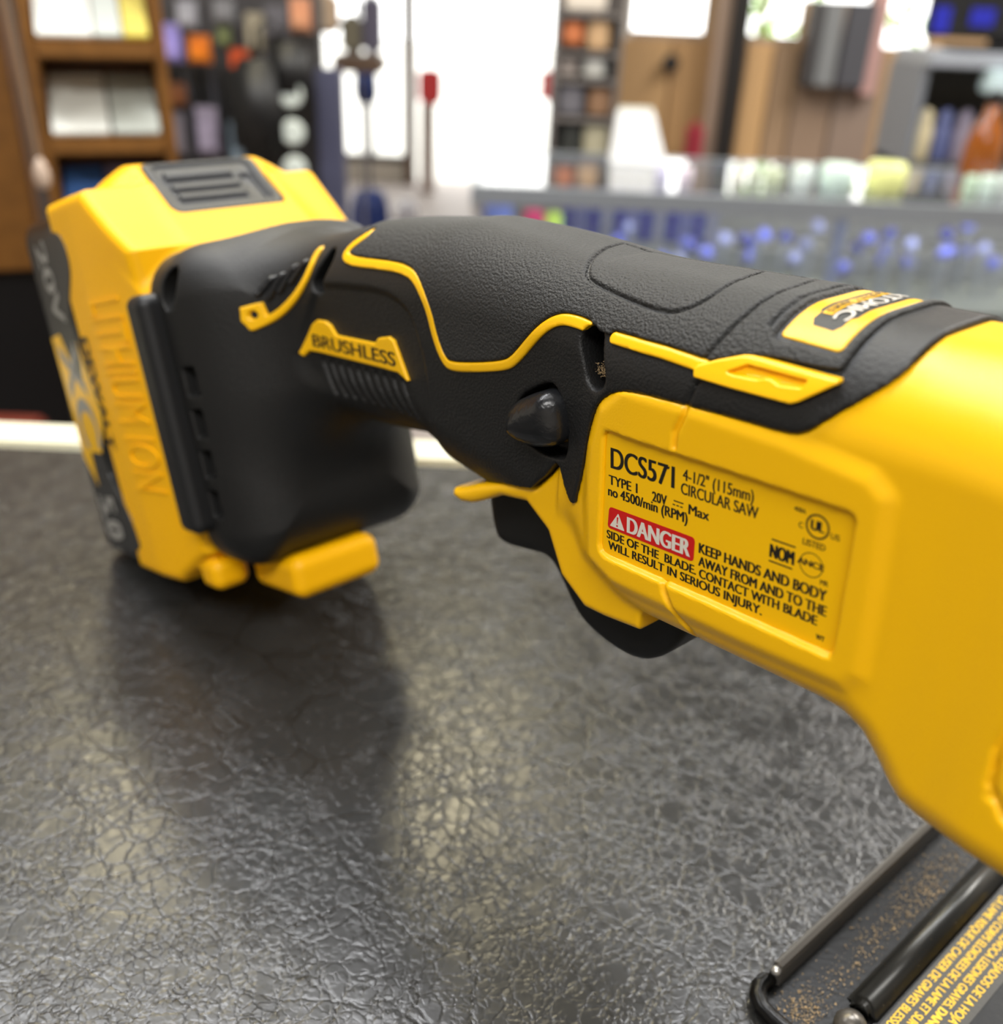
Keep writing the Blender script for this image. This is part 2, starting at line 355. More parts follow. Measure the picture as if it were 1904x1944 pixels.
RUB_LOW = smooth_line([(197.5, 160), (197.6, 134.6), (198.2, 132.4), (193.5, 132.1), (178.4, 134.4), (170.4, 135.3), (164.8, 134.8), (159.4, 130.8), (156.3, 123.7), (153, 120), (150.4, 119.7), (143, 121.8), (134, 125), (130.8, 127.2), (125.9, 133), (122.8, 136.2), (119.5, 137.7), (113, 138.2), (106, 138.4), (95, 139.1), (87.6, 139.3), (79.6, 143.1), (66, 144.2), (65.4, 145), (65.4, 147), (65.2, 150), (65, 160)], 2)
RUBBER = RUB_LOW.tolist() + [(65, 175), (197.5, 175)]
TRIM1 = smooth_line([(193.8, 137.5), (196.8, 134.4), (197.4, 132.3), (192.5, 132), (178.3, 134.3), (171.1, 135.2), (165, 134.8), (159.6, 130.7), (156.4, 123.6), (153.1, 120), (150.4, 119.8), (143, 121.9), (133.9, 125), (131, 127), (126.1, 132.9), (122.9, 136.2), (120, 137.8), (116.8, 138.2), (113.2, 138.1)], 2)
TRIM2 = [(106.4, 138.2), (95, 139), (86, 139.2)]
SIDE_BADGE = [(88, 138.8), (87.6, 139.4), (84.7, 140.9), (80.8, 142.6), (79.4, 142.9), (64.8, 143.7), (64.6, 143.2), (69, 139.5), (70.1, 138.9), (80.5, 138), (87.4, 137.6)]
SLOT = [(82, 139.9), (79.2, 141.7), (69.1, 142.4), (69.4, 141.4), (73, 140.7), (74.4, 141.1), (75.4, 141), (76.6, 140.4), (80.5, 139.9)]
FRAME = [(107.3, 107), (107.5, 117.6), (105.8, 125.2), (101.2, 129.9), (88, 131), (70.3, 132), (56.5, 131.6), (54.2, 130), (52.9, 116.9), (51.8, 103), (53.4, 100.6), (71.5, 98.1), (99.6, 95), (105.6, 96.6)]
PLATE = [(105.2, 121.2), (104.7, 122.2), (103.2, 122.6), (80, 124.9), (57.8, 127), (56.8, 126.7), (56.4, 125.8), (55.1, 104.4), (55.4, 103.3), (56.4, 103), (79, 100.8), (101.4, 98.4), (103, 98.8), (103.6, 100)]
RECESS = smooth_line([(214, 100), (214, 108), (211, 116), (207, 122.8), (202, 124.6), (183.5, 128), (174, 128.9), (167.2, 126.8), (164.3, 122.6), (161, 116.5), (159.4, 107), (159, 92), (186, 96), (206, 97)], 3, True)
LEVER_HOLE = smooth_line([(130, 119.5), (124, 124), (120.2, 125.8), (117.6, 123), (115.8, 117.5), (115.6, 113), (117, 111.6), (123, 110.8), (130.5, 112.5)], 2, True)
BRUSH = [(214.6, 104.2), (209.6, 112.9), (207.4, 114.5), (203.7, 115.1), (201.5, 114.8), (198.8, 112.9), (181.6, 115.7), (180.2, 117.4), (176, 118.9), (173.8, 118.6), (167.8, 110.6), (171.9, 111.6), (211, 105.6), (213, 103.6)]
PAD = smooth_line([(128.2, -20), (128.2, -4), (127.6, 0), (123.9, 6.9), (120.9, 10.9), (118.4, 12.1), (109.3, 13.2), (100.4, 13.9), (96.8, 13.3), (94, 11), (93.3, 7.2), (95.6, -3), (98, -20)], 2)
def side_d(pts, X, Z): return poly2(X, Z, pts)
def plug_hole(X, Y, Z, c, r, e, tilt, floor=7):
    dx, dz = X - c[0], Z - c[1]; a, b = math.cos(tilt), math.sin(tilt)
    u_ = dx * a + dz * b; w_ = -dx * b + dz * a
    q = np.hypot(np.maximum(np.abs(u_) - e, 0), w_) - r
    return np.maximum(q, floor - Y)
SC1 = ((110.6, 133.4), 3.0, 2.6, math.radians(65)); SC2 = ((206, 126.6), 2.3, 3.2, math.radians(110))
def f_hard(X, Y, Z):
    rec = side_d(RECESS, X, Z); off = .8 - .9 * sstep(rec, np.where(Z < 104, 6, 2))
    off = off - 4.5 * sstep(side_d(LEVER_HOLE, X, Z), .7)
    rib = np.full(np.broadcast(X, Z).shape, 9.)
    for k in range(10):
        x0 = 206 - 3.9 * k; z0 = 104 + .62 * k
        rib = np.minimum(rib, line2(X, Z, [(x0, z0), (x0 - 4.2, z0 - 7)]))
    off = off - .8 * sstep(rib - .8, .5)
    seam = np.abs(X - knots(Z, [(120, 88.6), (132, 88.2), (139, 86.4), (143, 85.8), (146.5, 85.4), (160, 85.4)])[0])
    off = off - .7 * sstep(seam - .3, .4) * (Z > 128)
    d = core(X, Y, Z) - off
    d = np.maximum(d, side_d(HARD, X, Z))
    d = smax(d, -plug_hole(X, Y, Z, *SC1), .8); d = smax(d, -plug_hole(X, Y, Z, *SC2), .8)
    n, v = batt_nv(X, Z)
    d = np.maximum(d, 56.5 - n)
    for k in range(4):
        d = np.maximum(d, -rbox3((n, Y, v), (69.5 - .9 * k, 38, 55.5 + 11.6 * k), (2.6, 6, 4.0), .4))
    d = np.maximum(d, -np.maximum(np.hypot(n - 68.5, (v - 31) * .7 + (n - 68.5) * .3) - 3.6, 25 - Y))
    return d
grip = sdf_obj('handle_grip', f_hard, (54, -40, 10), (268, 40, 154), .52, M_blk, saw)
def around(Y, Z): return 18 * np.arctan2(Y, Z - 128)
def f_rub(X, Y, Z):
    P = around(Y, Z)
    g = np.minimum(line2(X, P, PAD) - .22, np.where((X < 128.2) & (X > 88), np.abs(P + 5.6) - .2, 9))
    g = np.where(P > -5.9, g, 9)
    seam = np.abs(X - knots(P, [(-20, 88), (-9, 86.5), (-1, 85.2), (6, 84.6), (10.5, 85), (14.7, 86), (16.4, 86.6), (18.3, 87.4), (24, 89)])[0]) - .2
    arc = line2(X, P, [(79.9, 11.4), (80, 8), (80.5, 2), (80.3, -4), (79, -8)]) - .35
    off = 1.5 - .8 * sstep(np.minimum(np.minimum(g, seam), arc) - .08, .45)
    win = rbox2(X - 72.6, P - 2, 5.9, 11.2, 1.2); off = off - .8 * sstep(win, .5)
    band = np.minimum(line2(X, Z, TRIM1), line2(X, Z, TRIM2))
    d = smax(core(X, Y, Z) - off, np.maximum(side_d(RUBBER, X, Z), 1.05 - band), .6)
    return np.maximum(d, -plug_hole(X, Y, Z, *SC1))
rub = sdf_obj('rubber_overmold', f_rub, (62, -20.5, 116), (201, 20.5, 153), .42, M_rub, saw)
def f_trim(X, Y, Z):
    b = np.minimum(line2(X, Z, TRIM1) - 1.02, line2(X, Z, TRIM2) - .95)
    return np.maximum(smax(core(X, Y, Z) - 1.4, b, .5), -plug_hole(X, Y, Z, *SC1))
tr = sdf_obj('trim_line', f_trim, (84, 2, 117), (201, 20.5, 141), .36, M_yel, saw)
tr['label'] = 'thin yellow trim line'
def f_house(X, Y, Z):
    fr = side_d(FRAME, X, Z); off = 1.15 * sstep(fr - 1.6, 3.6) - 1.35 * sstep(side_d(PLATE, X, Z) + .1, .7)
    seam = np.minimum(line2(X, Z, [(88.2, 134), (88.2, 131), (89.4, 127.6), (89.2, 125)]), line2(X, Z, [(87.9, 100.4), (87.3, 98.6), (85.8, 96.6), (82, 92), (80, 84)]))
    off = off - .9 * sstep(seam - .42, .8)
    off = off - (off + .6) * sstep(side_d(HARD, X, Z) + .15, .5)
    off = off - 1.0 * sstep(line2(X, Z, [(27.6, 112), (28.8, 106.5), (28.2, 101), (25.2, 97.8), (20, 97)]) - .5, 1.2)
    off = off - .5 * sstep(np.hypot(X - 27.9, Z - 99.3) - .5, .8)
    d = np.maximum(np.maximum(core(X, Y, Z) - off, X - 118), -plug_hole(X, Y, Z, SC1[0], SC1[1] + 1.2, SC1[2], SC1[3], 3))
    gp = poly2(X, Z, GUARD_UP + [(108, 100), (96, 98), (94, 84)] + GUARD_LO)
    ga = gp + 1.6; gb = np.abs(Y) - 17 + 1.6
    g = np.hypot(np.maximum(ga, 0), np.maximum(gb, 0)) + np.minimum(np.maximum(ga, gb), 0) - 1.6
    g = np.maximum(g, 95 - X)
    d = np.maximum(d, -np.maximum(np.maximum(poly2(X, Z, HARD), 5 - core(X, Y, Z) * 0 - 5), -core(X, Y, Z) - 2.5))
    return smin(d, g, 1.2)
house = sdf_obj('motor_housing', f_house, (-54, -31, 76), (154, 31, 164), .5, M_yel, saw)
house['label'] = 'bright yellow motor housing with raised frame around the rating label'
def f_badge(X, Y, Z):
    s = side_d(SIDE_BADGE, X, Z); off = 2.0 - .9 * sstep(side_d(SLOT, X, Z), .35)
    return smax(core(X, Y, Z) - off, s, .4)
sb = sdf_obj('side_badge', f_badge, (62, 6, 135), (90, 22, 147), .2, M_yel, saw); sb['label'] = 'yellow badge with a stepped slot'
def f_brush(X, Y, Z): return np.maximum(smax(core(X, Y, Z) - .75, side_d(BRUSH, X, Z), .3), -core(X, Y, Z) - 2)
bb = sdf_obj('brushless_badge', f_brush, (166, 5, 101), (218, 20, 121), .3, M_yel, saw); bb['label'] = 'yellow badge lettered BRUSHLESS'
def f_neck(X, Y, Z):
    b = line2(X, Z, smooth_line([(212.4, 130), (211.3, 125.6), (213.7, 120.6), (218.3, 115.2), (221.6, 112.1), (225.5, 109.4)], 2)) - 1.0
    sq = poly2(X, Z, [(228.6, 114), (224.5, 115.8), (222.6, 112.3), (223.4, 109.9), (226, 108.7), (228, 110.6)])
    hole = np.hypot(X - 225.7, Z - 112.4) - 1
    off = 1.5 - 1.6 * sstep(hole, .5)
    return smax(core(X, Y, Z) - off, np.minimum(b, sq), .5)
nt_ = sdf_obj('neck_trim', f_neck, (208, 2, 105), (232, 36, 132), .32, M_yel, saw); nt_['label'] = 'yellow trim curl'
for k, (a, b) in enumerate([((225.4, 117.8), (224.2, 121.4)), ((222.8, 117.2), (221.8, 122.6)), ((220.4, 119.2), (218.8, 125)), ((217.6, 121.8), (215.6, 126.8))]):
    def f_rib(X, Y, Z): return smax(core(X, Y, Z) - 1.7, line2(X, Z, [a, b]) - .75, .5)
    sdf_obj('neck_rib', f_rib, (min(a[0], b[0]) - 2, 0, min(a[1], b[1]) - 2), (max(a[0], b[0]) + 2, 32, max(a[1], b[1]) + 2), .3, M_gloss, saw)
LEV = smooth_line([(130.6, 114.6), (129.2, 119.4), (124.6, 122.6), (119.6, 125.2), (116.6, 123), (114.9, 117.4), (116.6, 114.6), (122.4, 112.3), (128.5, 112)], 2, True)
def f_lev(X, Y, Z):
    r = 4.6; a = poly2(X, Z, LEV) + r; b = np.abs(Y - 14) - 9.6 + r
    b = b + .0 * X
    return np.hypot(np.maximum(a, 0), np.maximum(b, 0)) + np.minimum(np.maximum(a, b), 0) - r
sdf_obj('lock_off_button', f_lev, (112, 3, 109), (133, 25, 128), .4, M_gloss, saw)['label'] = 'glossy black lock-off button'
TRIG = smooth_line([(149.5, 92), (150, 86.6), (147.7, 78.6), (144.7, 76), (135.8, 78.4), (129.1, 80.3), (125.6, 77.6), (121.2, 72.6), (117.2, 69.4), (109, 67.9), (101.1, 68.6), (95.9, 72.5), (92.1, 78.8), (91, 84), (91, 92), (120, 100)], 2, True)
def f_trig(X, Y, Z):
    r = 3.5; a = poly2(X, Z, TRIG) + r; b = np.abs(Y) - 9 + r
    return np.hypot(np.maximum(a, 0), np.maximum(b, 0)) + np.minimum(np.maximum(a, b), 0) - r
sdf_obj('trigger', f_trig, (88, -10.5, 66), (153, 10.5, 102), .6, M_trig, saw)
for (c, r, e, t), yy in ((SC1, 8.2), (SC2, 7.6)):
    bm = bmesh.new(); lathe(bm, [(2.2 * MM, 0), (2.2 * MM, 1.6 * MM), (1.7 * MM, 2.1 * MM), (.9 * MM, 2.1 * MM), (.8 * MM, 1.2 * MM)], n=20)
    o = bm_obj('screw', bm, M_steel, saw, False); o.rotation_euler = (-math.pi / 2, 0, 0); o.location = (c[0] * MM, (yy - 1) * MM, c[1] * MM)
# ---- surface maps for the printing
def on_plane_y(y): return lambda p, l=0: np.stack([p[:, 0], np.full(len(p), y + l), p[:, 1]], 1)
def on_core_side(off):
    def f(p, l=0):
        lo = np.zeros(len(p)); hi = np.full(len(p), 45.)
        for _ in range(30):
            mid = (lo + hi) / 2; ins = core(p[:, 0], mid, p[:, 1]) - off - l < 0
            lo = np.where(ins, mid, lo); hi = np.where(ins, hi, mid)
        return np.stack([p[:, 0], lo, p[:, 1]], 1)
    return f
def on_core_top(off):
    """map (x, distance around the handle) to the surface"""
    def f(p, l=0):
        lo = np.zeros(len(p)); hi = np.full(len(p), 60.); sn, cs = np.sin(p[:, 1] / 18), np.cos(p[:, 1] / 18)
        for _ in range(30):
            mid = (lo + hi) / 2; ins = core(p[:, 0], mid * sn, 128 + mid * cs) - off - l < 0
            lo = np.where(ins, mid, lo); hi = np.where(ins, hi, mid)
        return np.stack([p[:, 0], lo * sn, 128 + lo * cs], 1)
    return f
# ---- rating label
def f_plate(X, Y, Z):
    return smax(np.abs(Y - 18.9) - 1.05, poly2(X, Z, smooth_line(PLATE, 2, True)), .25)
plate = sdf_obj('rating_label', f_plate, (54, 17.5, 97), (106.5, 20.4, 128), .25, M_lab, saw)
plate['label'] = 'yellow rating label printed with specifications and a red danger panel'
PY = 19.98
ink = Ink(); ink.flip = -1; pl = on_plane_y(PY)
for t, x0, z0, x1, z1, cap, b in [
    ('DCS571', 103.0, 115.7, 88.9, 117.5, 3.76, .003), ('4-1/2" (115mm)', 87.3, 119.7, 73.6, 121.4, 1.95, 0), ('CIRCULAR SAW', 87.3, 117.2, 72.3, 119.0, 1.95, 0),
    ('TYPE 1', 103.1, 112.5, 96.5, 113.4, 1.75, .008), ('20V', 93.0, 113.4, 89.9, 113.85, 1.75, .008), ('Max', 85.2, 114.3, 81.1, 114.8, 1.75, .008), ('no 4500/min (RPM)', 103.0, 110.3, 85.2, 112.5, 1.8, .008),
    ('KEEP HANDS AND BODY', 82.0, 108.4, 58.5, 111.2, 1.79, .012), ('SIDE OF THE  BLADE.', 102.3, 101.9, 82.0, 104.1, 1.6, .012), ('AWAY FROM AND TO THE', 81.7, 106.1, 58.0, 108.8, 1.7, .012),
    ('WILL RESULT IN SERIOUS INJURY.', 101.7, 99.9, 68.5, 103.3, 1.6, .012), ('CONTACT WITH BLADE', 81.2, 104.0, 59.1, 106.6, 1.6, .012), ('WY', 58.7, 104.4, 57.3, 104.57, .9, .008),
    ('C', 65.3, 120.8, 64.6, 120.9, .9, 0), ('US', 60.0, 121.3, 58.6, 121.46, .9, 0), ('UL', 63.3, 121.35, 61.2, 121.6, 1.6, .02), ('LISTED', 64.1, 118.5, 60.4, 118.95, 1.0, 0), ('408A', 66.6, 123.1, 64.6, 123.3, .7, 0),
    ('NOM', 69.0, 113.9, 64.9, 114.4, 2.2, .016), ('ANCE', 64.3, 115.2, 59.9, 115.75, 1.0, .02), ('MR', 60.0, 113.5, 58.7, 113.7, .8, 0)]:
    ink.line(t, x0, z0, x1, z1, cap, pl, 0, heavy=.035 + 2.4 * b)
ink.poly([(90.3, 120.95), (90.35, 120.45), (91.5, 120.0), (91.5, 120.35)], pl)
ink.ring((62.35, 122.15), 1.66, 1.98, pl); ink.ring((62.05, 115.8), 1.85, 2.0, pl)
ink.stroke((69.3, 116.9), (65.1, 117.4), .26, pl); ink.stroke((69.1, 113.2), (64.9, 113.7), .26, pl)
ink.stroke((88.6, 115.35), (86.5, 115.6), .22, pl)
for k in range(3): ink.stroke((88.7 - .8 * k, 114.62 + .095 * k), (88.15 - .8 * k, 114.69 + .095 * k), .22, pl)
ink.obj('lettering', M_ink, plate, (0, 1, 0))
dz = Ink(); pd = on_plane_y(PY + .03); PAN = smooth_line([(102.5, 108.25), (83.2, 110.65), (82.8, 106.2), (102.4, 104)], 0, True)
def round_poly(pts, r, n=5):
    out = []; pts = [np.array(p, float) for p in pts]
    for i, p in enumerate(pts):
        a = pts[i - 1] - p; b = pts[(i + 1) % len(pts)] - p; a = a / np.linalg.norm(a) * r; b = b / np.linalg.norm(b) * r
        for t in np.linspace(0, 1, n): out.append(tuple((1 - t) ** 2 * (p + a) + 2 * t * (1 - t) * p + t * t * (p + b)))
    return out
dz.poly(round_poly(PAN, .8), pd); dp = dz.obj('danger_panel', M_red, plate, (0, 1, 0)); dp['label'] = 'red panel reading DANGER'
wi = Ink(); wi.flip = -1; pw = on_plane_y(PY + .05)
wi.line('DANGER', 97.6, 105.1, 83.8, 106.75, 3.0, pw, 0, heavy=.065); wi.poly(round_poly([(100.2, 107.8), (101.9, 104.6), (98.3, 105.0)], .25), pw)
wo = wi.obj('danger_lettering', M_white, plate, (0, 1, 0)); wo['label'] = 'white lettering and warning triangle'
ex = Ink(); pe = on_plane_y(PY + .09); ex.poly([(100.42, 107.0), (100.05, 107.04), (100.1, 105.75), (100.25, 105.73)], pe); ex.ring((100.14, 105.3), 0.0, .2, pe, 12); ex.obj('exclamation_mark', M_red, plate, (0, 1, 0))
# ---- BRUSHLESS badge lettering
bi = Ink(); bi.flip = -1; bi.line('BRUSHLESS', 208.9, 107.4, 172.6, 112.95, 3.1, on_core_side(.84), 0, heavy=.06); bi.obj('lettering', M_ink, bb, (0, 1, 0))
# ---- top badge
def f_tb(X, Y, Z): return smax(core(X, Y, Z) - 1.0, rbox2(X - 72.5, around(Y, Z) - 2, 5.2, 10.4, .8), .2)
tb = sdf_obj('top_badge', f_tb, (66, -12, 136), (79, 16, 153), .25, M_yel, saw); tb['label'] = 'yellow bordered badge on top of the handle'
ti = Ink(); pt = on_core_top(1.03)
def grid_patch(inkobj, pts, place, s=.6):
    from mathutils.geometry import delaunay_2d_cdt
    d = np.array(pts, float); x0, y0 = d.min(0); x1, y1 = d.max(0); edge = []
    for i in range(len(pts)):
        a, b = np.array(pts[i - 1], float), np.array(pts[i], float); n = max(1, int(np.linalg.norm(b - a) / s))
        edge += [tuple(a + (b - a) * k / n) for k in range(n)]
    gxx, gyy = np.meshgrid(np.arange(x0, x1, s), np.arange(y0, y1, s)); g = np.stack([gxx.ravel(), gyy.ravel()], 1)
    g = g[poly2(g[:, 0], g[:, 1], pts) < -.3 * s]
    v, e, f, *_ = delaunay_2d_cdt([Vector(p) for p in edge + [tuple(p) for p in g]], [], [list(range(len(edge)))], 1, 1e-6)
    inkobj.add(place(np.array([tuple(p) for p in v])), [tuple(t) for t in f])
grid_patch(ti, [(75.6, -7.4), (75.6, 6.6), (75.1, 7.2), (75.1, 8.6), (74.2, 9.8), (70.6, 10), (69.9, 9), (69.9, 7.4), (69.2, 6.8), (69.2, -7.4)], pt)
ti.obj('badge_field', M_blk, tb, (0, 0, 1))
tw = Ink(); tw.line('ATOMIC', 72.5, -6.4, 72.5, 8.0, 2.5, on_core_top(1.2), 0, heavy=.035); tw.obj('badge_lettering', M_white, tb, (0, 0, 1))['label'] = 'white lettering ATOMIC'
ty = Ink(); grid_patch(ty, [(73.0, -6.6), (73.0, 7.4), (74.7, 7.4), (74.7, -6.6)], on_core_top(1.12)); ty.obj('badge_stripe', M_yel, tb, (0, 0, 1))
tk = Ink(); tk.line('COMPACT SERIES', 74.4, -6.2, 74.4, 7.0, 1.1, on_core_top(1.2), 0, heavy=.04); tk.obj('stripe_lettering', M_ink, tb, (0, 0, 1))
# ---------------------------------------------------------------- battery pack (a part of the saw; its own pieces are sub-parts)
def bx2s(v): return B0 + v[:, :1] * EN + v[:, 1:2] * np.array([0, 1, 0]) + v[:, 2:] * EV
def f_shell(n, y, v):
    half = 39.5 - 4 * np.clip((n - 18) / 32, 0, 1) ** 1.2 * (1 - .3 * sstep(v - 20, 20))
    half = half - 1.0 * sstep(np.hypot(n * .9 - 8, (v - 60) * .35) - 14, 12) * 0
    qa = np.abs(y - 2.5) - half + 3.2
    pr = np.maximum(np.maximum(-3 - n, n - 51), np.maximum(0 - v, v - 119.5)); pr = np.maximum(pr, (n * .55 + v - 136))
    front = knots(n, [(-40, -10), (20, -10), (27, -2), (40, 10), (52, 20), (60, 27)])[0]
    qb = np.maximum(pr, front - v) + 3.2
    base = np.hypot(np.maximum(qa, 0), np.maximum(qb, 0)) + np.minimum(np.maximum(qa, qb), 0) - 3.2
    hump = knots(n, [(-10, 9), (2, 4), (9, -6.6), (13, -7.6), (20, -6.6), (30, 1.7), (40, 9.8), (51, 18.8), (60, 26)])[0]
    sy = np.maximum(np.abs(y) - 20.5, 0)
    hp = hump + .48 * sy + .012 * sy ** 2 - v
    hp = np.maximum(np.maximum(hp * .8, n - 53), np.maximum(-1 - n, np.maximum(v - 60, np.abs(y) - 38)))
    d = smin(base, hp, 2.2)
    # latch pocket
    pk = np.maximum(rbox2(n - 30, y, 10.5, 18.6, 3), np.abs(v - hump) - 3.6); d = smax(d, -pk, .6)
    # raised feet below
    foot = rbox3((n, y, v), (66, 10.5, 115.5), (15, 14.5, 6.5), 4); d = smin(d, foot, 2)
    foot2 = rbox3((n, y, v), (45, 31, 115.5), (6, 6, 5), 3.5); d = smin(d, foot2, 2)
    return d
pack = sdf_obj('battery_pack', f_shell, (-5, -44, -11), (84, 44, 126), .62, M_yel2, saw, bx2s); pack['label'] = 'yellow and black battery pack clipped to the rear of the handle'
def f_base(n, y, v):
    qa = np.abs(y - 2.5) - 39.1 + 5; qb = np.maximum(np.maximum(-38 - n, n - 2), np.maximum(2.6 - v + .0 * n, v - 120.2)); 
    qb = smax(np.maximum(-38 - n, n - 2), np.maximum(2.6 - v, v - 118.7), 5) + 5
    return np.hypot(np.maximum(qa, 0), np.maximum(qb, 0)) + np.minimum(np.maximum(qa, qb), 0) - 5
sdf_obj('battery_base', f_base, (-40, -43, 0), (4, 43, 122), .8, M_gloss, pack, bx2s)['label'] = 'black base of the battery pack'
LABEL = [(-31, 9), (0.2, 8), (5.2, 9), (9, 12.4), (9.4, 18), (6.6, 22.5), (1, 27.5), (-2.6, 32), (-4.1, 36), (-3.4, 40.5), (-1.4, 52), (2.6, 65), (1, 69), (-4.5, 75), (-8.6, 80), (-9.1, 86), (-6.5, 90), (-2, 94), (2.7, 99.5), (4.6, 106), (5.1, 112), (-10, 113.5), (-31, 113.5)]
def f_lab(n, y, v): return smax(np.abs(y - 41.2) - 1.15, poly2(n, v, smooth_line(LABEL, 2, True)), .3)
bl = sdf_obj('battery_label', f_lab, (-33, 39.5, 5), (12, 43.2, 116), .4, M_dlab, pack, bx2s); bl['label'] = 'dark label on the side of the battery'
def on_batt(y): return lambda p, l=0: bx2s(np.stack([p[:, 0], np.full(len(p), y + l), p[:, 1]], 1))
OUT = (0, 1, 0)
yz = Ink(); grid_patch(yz, [(-30.6, 40), (-20.5, 39), (-15.8, 48), (-10, 57.5), (-5.2, 49), (-3.6, 41), (-1.6, 52), (2.2, 65), (.6, 68.8), (-4.8, 74.8), (-9, 79.2), (-20, 79.4), (-21, 80), (-22.4, 92), (-30.6, 82)], on_batt(42.42), 6)
yo = yz.obj('label_panel', M_lab, pack, OUT); yo['label'] = 'yellow panel of the battery label'
xg = Ink(); pb = on_batt(42.47)
xg.flip = -1; xg.line('XC', -26.5, 43, -24.5, 77.5, 19, pb, 0, heavy=.05)
xg.obj('cell_lettering', M_grey, pack, OUT)
gi = Ink(); gi.flip = -1
gi.line('20V', -21.5, 10.5, -19.5, 36, 10.5, pb, 0, heavy=.05);
gi.obj('voltage_lettering', M_grey, pack, OUT)['label'] = 'grey lettering 20V'
ci = Ink(); ci.flip = -1; ci.line('5.0', -27.5, 96.5, -26, 111, 17, pb, 0, heavy=.05); ci.obj('capacity_lettering', M_grey, pack, OUT)['label'] = 'grey lettering 5.0'
def f_eye(n, y, v): return rbox3((n, y, v), (68.5, 25.5, 31), (4, 2.2, 6), 1.5)
sdf_obj('battery_guide', f_eye, (62, 21, 23), (75, 29, 39), .4, M_yel2, saw, bx2s)['label'] = 'yellow guide seen through the hole in the battery foot'
di = Ink(); di.flip = -1; di.line('DEWALT', 1.2, 41, .8, 77, 6.0, on_batt(42.3), 0, heavy=.06); di.obj('brand_lettering', M_ink, pack, OUT)
# raised lettering on the yellow side
li = text_mesh('LITHIUM ION', 0)
def lith():
    v, f = li; n0 = 17.5 + 0 * v[:, 0]; P0 = np.stack([n0 + v[:, 1] * 20, np.zeros(len(v)), 30.5 + v[:, 0] * 59], 1)
    def yat(p):
        lo = np.full(len(p), 20.); hi = np.full(len(p), 50.)
        for _ in range(24):
            mid = (lo + hi) / 2; ins = f_shell(p[:, 0], mid, p[:, 2]) < 0; lo = np.where(ins, mid, lo); hi = np.where(ins, hi, mid)
        return lo
    ys = yat(P0); top = P0.copy(); top[:, 1] = ys + .5; bot = P0.copy(); bot[:, 1] = ys - .4
    from collections import Counter
    ec = Counter(frozenset((t[i - 1], t[i])) for t in f for i in range(len(t))); N = len(v); q = [tuple(t) for t in f]
    for t in f:
        for i in range(len(t)):
            a, b = t[i - 1], t[i]
            if ec[frozenset((a, b))] == 1: q.append((b, a, a + N, b + N))
    me = bpy.data.meshes.new('raised_lettering'); me.from_pydata((bx2s(np.vstack([top, bot])) * MM).tolist(), [], q); me.update()
    bm = bmesh.new(); bm.from_mesh(me); bmesh.ops.recalc_face_normals(bm, faces=bm.faces); bm.to_mesh(me); bm.free()
    return link('raised_lettering', me, M_yel2, pack)
lith()
def f_latch(n, y, v):
    hump = knots(n, [(-10, 9), (2, 4), (9, -6.6), (13, -7.6), (20, -6.6), (30, 1.7), (40, 9.8), (51, 18.8), (60, 26)])[0]
    rim = rbox2(n - 30, y, 10.2, 18.3, 3); inner = rbox2(n - 30, y, 8.2, 15.6, 2)
    rib = np.minimum(np.minimum(np.abs(n - 26), np.abs(n - 30)), np.abs(n - 34)) - 1.1
    lift = .3 - 1.3 * sstep(inner, .8) + 1.5 * sstep(np.maximum(rib, rbox2(n - 30, y - 2.5, 9, 11, 1)), .8) - 1.2 * sstep(rbox2(n - 31, y + 12.4, 5, 2, 1), .6)
    return np.maximum(rim, np.maximum(hump - lift - v, v - hump - 4.5))
sdf_obj('release_button', f_latch, (18, -20, -12), (42, 20, 16), .4, M_boot, pack, bx2s)['label'] = 'ribbed black battery release button'
def f_rail(n, y, v):
    return rbox3((n, np.where(y > 0, y, 8 - y), v), (56.4, 38, 65), (6.2, 5.4, 34), 3.2)
def f_rail_near(n, y, v): return np.maximum(f_rail(n, y, v), 20 - y)
def f_rail_far(n, y, v): return np.maximum(f_rail(n, y, v), y + 20)
sdf_obj('side_rail', f_rail_near, (48, 30, 28), (65, 45, 102), .5, M_boot, saw, bx2s)
sdf_obj('side_rail', f_rail_far, (48, -38, 28), (65, -22, 102), .7, M_boot, saw, bx2s)
# ---------------------------------------------------------------- shoe (base plate)
bm = bmesh.new(); k = MM
bx(bm, -110 * k, 61 * k, -95 * k, 3.5 * k, 0, 1.8 * k, .4 * k)
shoe = bm_obj('shoe', bm, M_steel, saw); shoe['label'] = 'black steel shoe resting on the counter'
bm = bmesh.new()   # upturned rear edge
prof = [(62.6, 0), (62.9, 4), (62.4, 7.4), (61.4, 8.3), (60.4, 7.8), (60.1, 6.6), (60.2, 0)]
prism(bm, prof, lambda p: (p[0] * k, -95 * k, p[1] * k), lambda p: (p[0] * k, -2.6 * k, p[1] * k))
bm_obj('rear_flange', bm, M_edge, shoe)
bm = bmesh.new()   # rounded lip at the near corner
arc = [(61.8, -3.0), (62.6, -1), (62.6, 1.2), (61.4, 3.4), (59, 4.9), (56, 5.2), (50, 5), (30, 5), (0, 5), (-60, 5), (-108, 5)]
tube(bm, [(x * k, y * k, 2.2 * k) for x, y in arc], [1.2 * k] + [1.9 * k] * (len(arc) - 1), 12)
bm_obj('corner_lip', bm, M_steel, shoe, True)
bm = bmesh.new()
def sphere(bm, c, r, sx=1, sy=1, sz=1, seg=16):
    g = bmesh.ops.create_uvsphere(bm, u_segments=seg, v_segments=seg // 2, radius=r)
    for v in g['verts']: v.co = (c[0] + v.co.x * sx, c[1] + v.co.y * sy, c[2] + v.co.z * sz)
sphere(bm, (61.2 * k, -1.8 * k, 6.4 * k), 1.1 * k)
bm_obj('rivet', bm, mat('bright_steel', srgb(205, 203, 198), .25, metal=.8), shoe, True)
